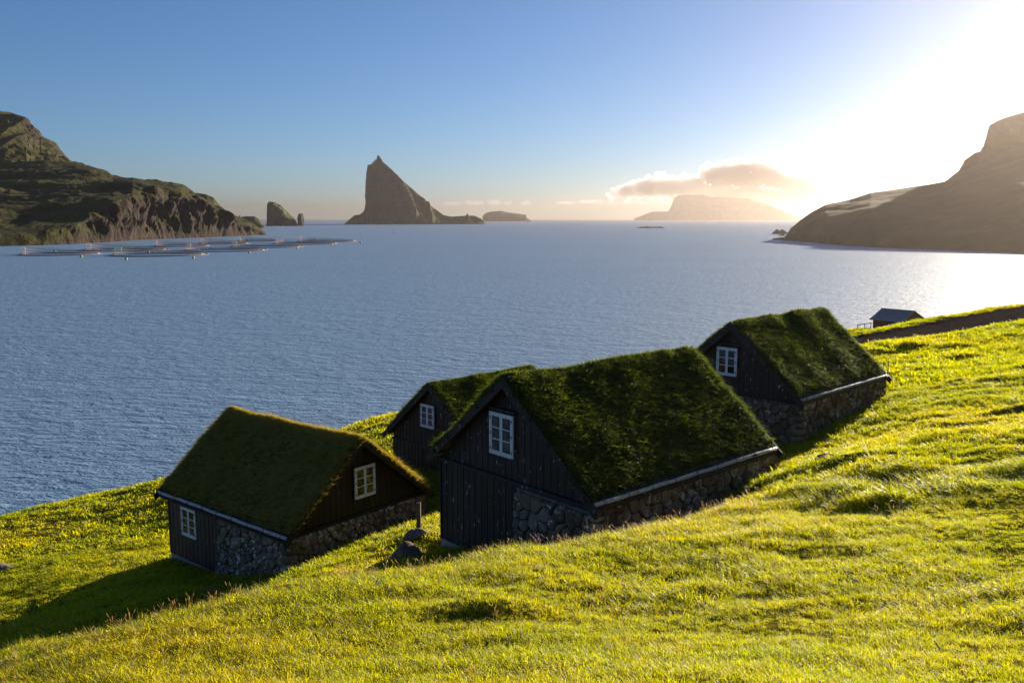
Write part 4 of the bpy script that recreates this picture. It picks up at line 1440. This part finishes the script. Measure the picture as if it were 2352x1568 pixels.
p = at(937, 1290, 24.0); boulder('boulder', (p[0], p[1], gz(p[0], p[1]) + 0.10), (0.46, 0.40, 0.55), 'dark pointed boulder left of the largest house', 3, 0.55)
p = at(955, 1238, 25.9); boulder('boulder', (p[0], p[1], gz(p[0], p[1]) + 0.08), (0.34, 0.28, 0.24), 'paler low boulder at the foot of the wooden post', 6)
p = at(1905, 1062, 23.4); boulder('rock', (p[0], p[1], gz(p[0], p[1]) + 0.02), (0.36, 0.28, 0.20), 'dark rock breaking through the grass right of the largest house', 9)
p = at(470, 1345, 26.5); boulder('rock', (p[0], p[1], gz(p[0], p[1]) + 0.0), (0.55, 0.3, 0.10), 'flat slab in the grass by the stone corner of the left house', 12)
p = at(2, 1275, 34.5); boulder('rock', (p[0], p[1], gz(p[0], p[1]) + 0.05), (0.5, 0.4, 0.18), 'dark mossy rock in the grass at the left edge', 15)

p = at(962, 1215, 27.0)
zg = gz(p[0], p[1])
post = empty('wooden_post', (p[0], p[1], zg))
tag(post, 'weathered square wooden post standing between two houses', 'post')
MB().add([(-0.075, -0.075, -0.3), (0.075, -0.075, -0.3), (0.075, 0.075, -0.3), (-0.075, 0.075, -0.3), (-0.065, -0.07, 0.92), (0.065, -0.07, 0.94), (0.07, 0.065, 0.95), (-0.065, 0.065, 0.92)],
         [(0, 3, 2, 1), (4, 5, 6, 7), (0, 1, 5, 4), (1, 2, 6, 5), (2, 3, 7, 6), (3, 0, 4, 7)]).build('shaft', M['post_wood'], post)
MB().tube([(0.0, -0.09, 0.6), (-0.03, -0.10, 0.4), (0.02, -0.09, 0.25), (0.01, -0.10, 0.1)], 0.006, 5).build('wire', M['iron'], post)

for u, v, Y, h, lab in [(2178, 775, 58.5, 1.1, 'thin stake at the lower edge of the dirt road')]:
    p = at(u, v, Y); zg = gz(p[0], p[1])
    o = MB().tube([(p[0], p[1], zg - 0.2), (p[0] + 0.02, p[1], zg + h)], [0.05, 0.04], 6).build('stake', M['post_wood'])
    tag(o, lab, 'stake')

# ------------------------------------------------------------------ red cabin by the shore
EY = 110.0
EP = at(2072.6, 738, EY)
EW, EL, ER, EH = 5.7, 4.3, 1.15, -38.0
cab = empty('cabin', (EP[0], EP[1], EP[2] - 2.4), math.radians(90 - EH))
tag(cab, 'small red cabin with grey metal roof down by the shore', 'cabin')
zo = 2.4


def ebox(m_, a0, a1, b0, b1, z0, z1):
    return m_.box(a0, a1, -b1, -b0, z0 + zo, z1 + zo)


red_t = wood_material('red_boards', (0.060, 0.016, 0.011), (0.105, 0.028, 0.018))
metal = simple('grey_roof_metal', (0.24, 0.23, 0.225), 0.55, 0.5, 0.15, 1.5, 0.1)
poly = [(0.25, -0.25, -2.6), (0.25, -(EW - 0.25), -2.6), (0.25, -(EW - 0.25), 0.0), (0.25, -EW / 2, ER - 0.15), (0.25, -0.25, 0.0)]
MB().prism([(a, b, z + zo) for a, b, z in poly], (EL - 0.5, 0, 0)).build('wall_core', red_t, cab)
wl = empty('gable_wall', (0, 0, 0)); wl.parent = cab
n = 22
for k in range(n):
    b0 = 0.22 + (EW - 0.44) * k / n; b1 = 0.22 + (EW - 0.44) * (k + 1) / n
    zt = lambda b: ER * (1 - abs(b - EW / 2) / (EW / 2)) - 0.10
    MB().prism([(0.25, -b0 - 0.006, -2.6 + zo), (0.25, -b1 + 0.006, -2.6 + zo), (0.25, -b1 + 0.006, zt(b1) + zo), (0.25, -b0 - 0.006, zt(b0) + zo)], (-0.03, 0, 0)).build('plank', red_t, wl)
wl = empty('side_wall', (0, 0, 0)); wl.parent = cab
for k in range(16):
    a0 = 0.25 + (EL - 0.5) * k / 16; a1 = 0.25 + (EL - 0.5) * (k + 1) / 16
    ebox(MB(), a0 + 0.006, a1 - 0.006, 0.21, 0.25, -2.6, 0.02).build('plank', red_t, wl)
sl = 2 * ER / EW
for side in (0, 1):
    f_ = lambda b: -(b if side == 0 else EW - b)
    pts = [(-0.15, -0.02 - 0.15 * 0.45), (1.15, 0.42), (EW / 2, ER), (EW / 2, ER - 0.07), (1.15, 0.35), (-0.15, -0.09 - 0.15 * 0.45)]
    rf = MB().prism([(-0.1, f_(b), z + zo) for b, z in pts], (EL + 0.2, 0, 0)).build('roof', metal, cab)
    for k in range(9):
        a = -0.05 + k * (EL + 0.1) / 8
        MB().prism([(a, f_(b), z + 0.03 + zo) for b, z in pts[:3]] + [(a, f_(b), z + zo) for b, z in pts[2::-1]], (0.05, 0, 0)).build('seam', metal, rf)
MB().box(-0.12, EL + 0.12, -(EW / 2 + 0.12), -(EW / 2 - 0.12), ER + 0.0 + zo, ER + 0.05 + zo).build('ridge_cap', metal, cab)
win = empty('window', (0, 0, 0)); win.parent = cab
wa0, wa1, wz0, wz1 = 0.95, 1.95, -1.15, -0.5
fr = MB()
for a0, a1, z0, z1 in ((wa0, wa0 + 0.1, wz0, wz1), (wa1 - 0.1, wa1, wz0, wz1), (wa0 + 0.1, wa1 - 0.1, wz0, wz0 + 0.1), (wa0 + 0.1, wa1 - 0.1, wz1 - 0.1, wz1)):
    ebox(fr, a0, a1, 0.13, 0.21, z0, z1)
fr.build('frame', M['white_paint'], win)
ebox(MB(), wa0 + 0.1, wa1 - 0.1, 0.17, 0.19, wz0 + 0.1, wz1 - 0.1).build('pane', M['glass'], win)
# railing beside the cabin
pa, pb = at(1970, 746, 111.5), at(2003, 741.5, 113.0)
rl = empty('railing', (pa[0], pa[1], gz(pa[0], pa[1])))
tag(rl, 'thin grey railing beside the red cabin', 'railing')
l0 = np.array(rl.location)
MB().tube([pa - l0, pb - l0], 0.06, 6).build('rail', M['post_wood'], rl)
for t_ in (0.02, 0.5, 0.92):
    q_ = pa + (pb - pa) * t_
    MB().tube([q_ - l0, np.array([q_[0], q_[1], gz(q_[0], q_[1]) - 0.2]) - l0], 0.05, 6).build('post', M['post_wood'], rl)

# barn on the right headland
bp = at(2060, 447, 985.0)
barn = empty('barn', (bp[0], bp[1], bp[2] - 5), math.radians(20))
tag(barn, 'tiny pale-roofed barn high on the right headland', 'barn')
MB().box(-5, 5, -3, 3, 0, 5.5).build('wall', M['concrete'], barn)
MB().prism([(-5.3, -3.4, 5.4), (-5.3, 0, 7.4), (-5.3, 3.4, 5.4), (-5.3, 3.4, 5.1), (-5.3, 0, 7.0), (-5.3, -3.4, 5.1)], (10.6, 0, 0)).build('roof', M['white_paint'], barn)


# ------------------------------------------------------------------ fish pens
def on_sea(u, v):
    d = at(u, v, 100) - CAM
    return CAM + d * (-CAM[2] / d[2])


PEN_SPEC = [(54, 225, 584.0, 1), (198, 382, 574.2, 1), (263, 473, 585.2, 1), (426, 610, 575.3, 0), (531, 693, 567.0, 0), (628, 774, 560.0, 0), (684, 816, 554.3, 0), (548, 648, 553.4, 1), (459, 571, 559.7, 1), (356, 478, 565.2, 1)]
PEN_WHERE = ['nearest the left edge of the picture', 'behind and right of the leftmost ring', 'large and nearest the camera', 'in the front row just right of the nearest ring', 'fifth from the left, in the front row', 'sixth from the left, in the front row',
             'farthest right of the group', 'farthest back, near the headland tip', 'in the back row before the cliffs, left of the farthest one', 'in the back row before the cliffs, partly behind the nearest ring']


def pen_meshes(R):
    def me(mb, name, mat):
        m = bpy.data.meshes.new(name); m.from_pydata(mb.v, [], mb.f); m.materials.append(mat); return m
    out = {}
    out['float_ring'] = me(MB().torus(R, 0.32, 0.15, 72, 6), 'float_ring', M['black_pipe'])
    out['inner_ring'] = me(MB().torus(R - 1.5, 0.32, 0.15, 72, 6), 'inner_ring', M['black_pipe'])
    out['handrail'] = me(MB().torus(R - 1.5, 0.12, 1.25, 72, 5), 'handrail', M['black_pipe'])
    s = MB()
    s.tube([(R - 0.1, 0, 0.2), (R - 1.5, 0, 1.3)], 0.07, 5)
    out['stanchion'] = me(s, 'stanchion', M['black_pipe'])
    net = MB()
    seg = 48
    V, Fc = [], []
    for i in range(seg):
        a = 2 * math.pi * i / seg
        V.append(((R - 1.5) * math.cos(a), (R - 1.5) * math.sin(a), 0.2))
        hi = 1.6 + 3.0 * (0.5 + 0.5 * math.cos(a - math.pi)) ** 1.5
        V.append(((R - 1.7) * math.cos(a), (R - 1.7) * math.sin(a), hi))
    for i in range(seg):
        j = (i + 1) % seg
        Fc.append((2 * i, 2 * j, 2 * j + 1, 2 * i + 1))
    net.add(V, Fc)
    out['net'] = me(net, 'net', M['net'])
    rope = MB()
    pts = [(-(R - 1.7) + 2 * (R - 1.7) * t, 0, 4.6 - 1.6 * math.sin(math.pi * t) - 1.2 * t) for t in np.linspace(0, 1, 14)]
    rope.tube(pts, 0.12, 4)
    out['bird_rope'] = me(rope, 'bird_rope', M['orange'])
    pl = MB()
    pl.tube([(-(R - 1.6), 0, 0), (-(R - 1.6), 0, 4.7)], 0.14, 5)
    out['pole'] = me(pl, 'pole', M['white_buoy'])
    f = MB()
    f.tube([(R - 0.3, -1.4, 0.45), (R - 0.3, 1.4, 0.45)], [0.38, 0.38], 6)
    out['float_marker'] = me(f, 'float_marker', M['yellow_buoy'])
    return out


pm = pen_meshes(20.0)
for (u0, u1, v, tall), where in zip(PEN_SPEC, PEN_WHERE):
    c = on_sea((u0 + u1) / 2, v)
    Rr = (u1 - u0) / 2 / F * c[1]
    root = empty('fish_pen', (c[0], c[1], 0.0), random.uniform(-0.25, 0.25))
    root.scale = (Rr / 20.0, Rr / 20.0, 1.0)
    tag(root, 'round floating fish pen, ' + where, 'fish pen', 'fish pens below the left headland')
    for nm, me in pm.items():
        if not tall and nm in ('bird_rope',): continue
        if nm == 'stanchion':
            for k in range(44):
                o = bpy.data.objects.new(nm, me); COL.objects.link(o); o.parent = root; o.rotation_euler = (0, 0, 2 * math.pi * k / 44)
            continue
        o = bpy.data.objects.new(nm, me); COL.objects.link(o); o.parent = root

# lone buoys
bm_ = bmesh.new(); bmesh.ops.create_icosphere(bm_, subdivisions=2, radius=1.0)
for v in bm_.verts:
    if v.co.z > 0.5: v.co.z *= 1.25
bme = bpy.data.meshes.new('buoy'); bm_.to_mesh(bme); bm_.free(); bme.materials.append(M['yellow_buoy'])
BUOYS = [(186.6, 591, 'just right of the leftmost fish pen, in front of it'), (126, 578, 'inside the leftmost fish pen'), (341, 580.5, 'inside the nearest large fish pen'), (444, 594, 'in front of the right end of the nearest large fish pen'), (572, 582, 'in front of the fourth fish pen from the left'),
         (682, 572, 'in front of the right end of the fifth fish pen'), (568, 551.5, 'behind the farthest fish pen'), (723, 551.5, 'behind the rightmost fish pen'), (828, 558, 'farthest right, beside the last fish pen'), (762, 564, 'at the right end of the sixth fish pen'), (290, 597, 'alone in the water below the nearest large fish pen'),
         (828, 536, 'at the left end of the far mooring line before the jagged island'), (905, 535, 'at the right end of the far mooring line before the jagged island')]
for u, v, where in BUOYS:
    c = on_sea(u, v)
    o = bpy.data.objects.new('buoy', bme); COL.objects.link(o)
    s = 0.8 if v > 560 else 1.0
    o.location = (c[0], c[1], 0.45 * s); o.scale = (s, s, s)
    tag(o, 'pale round buoy ' + where, 'buoy', 'buoys around the fish pens')
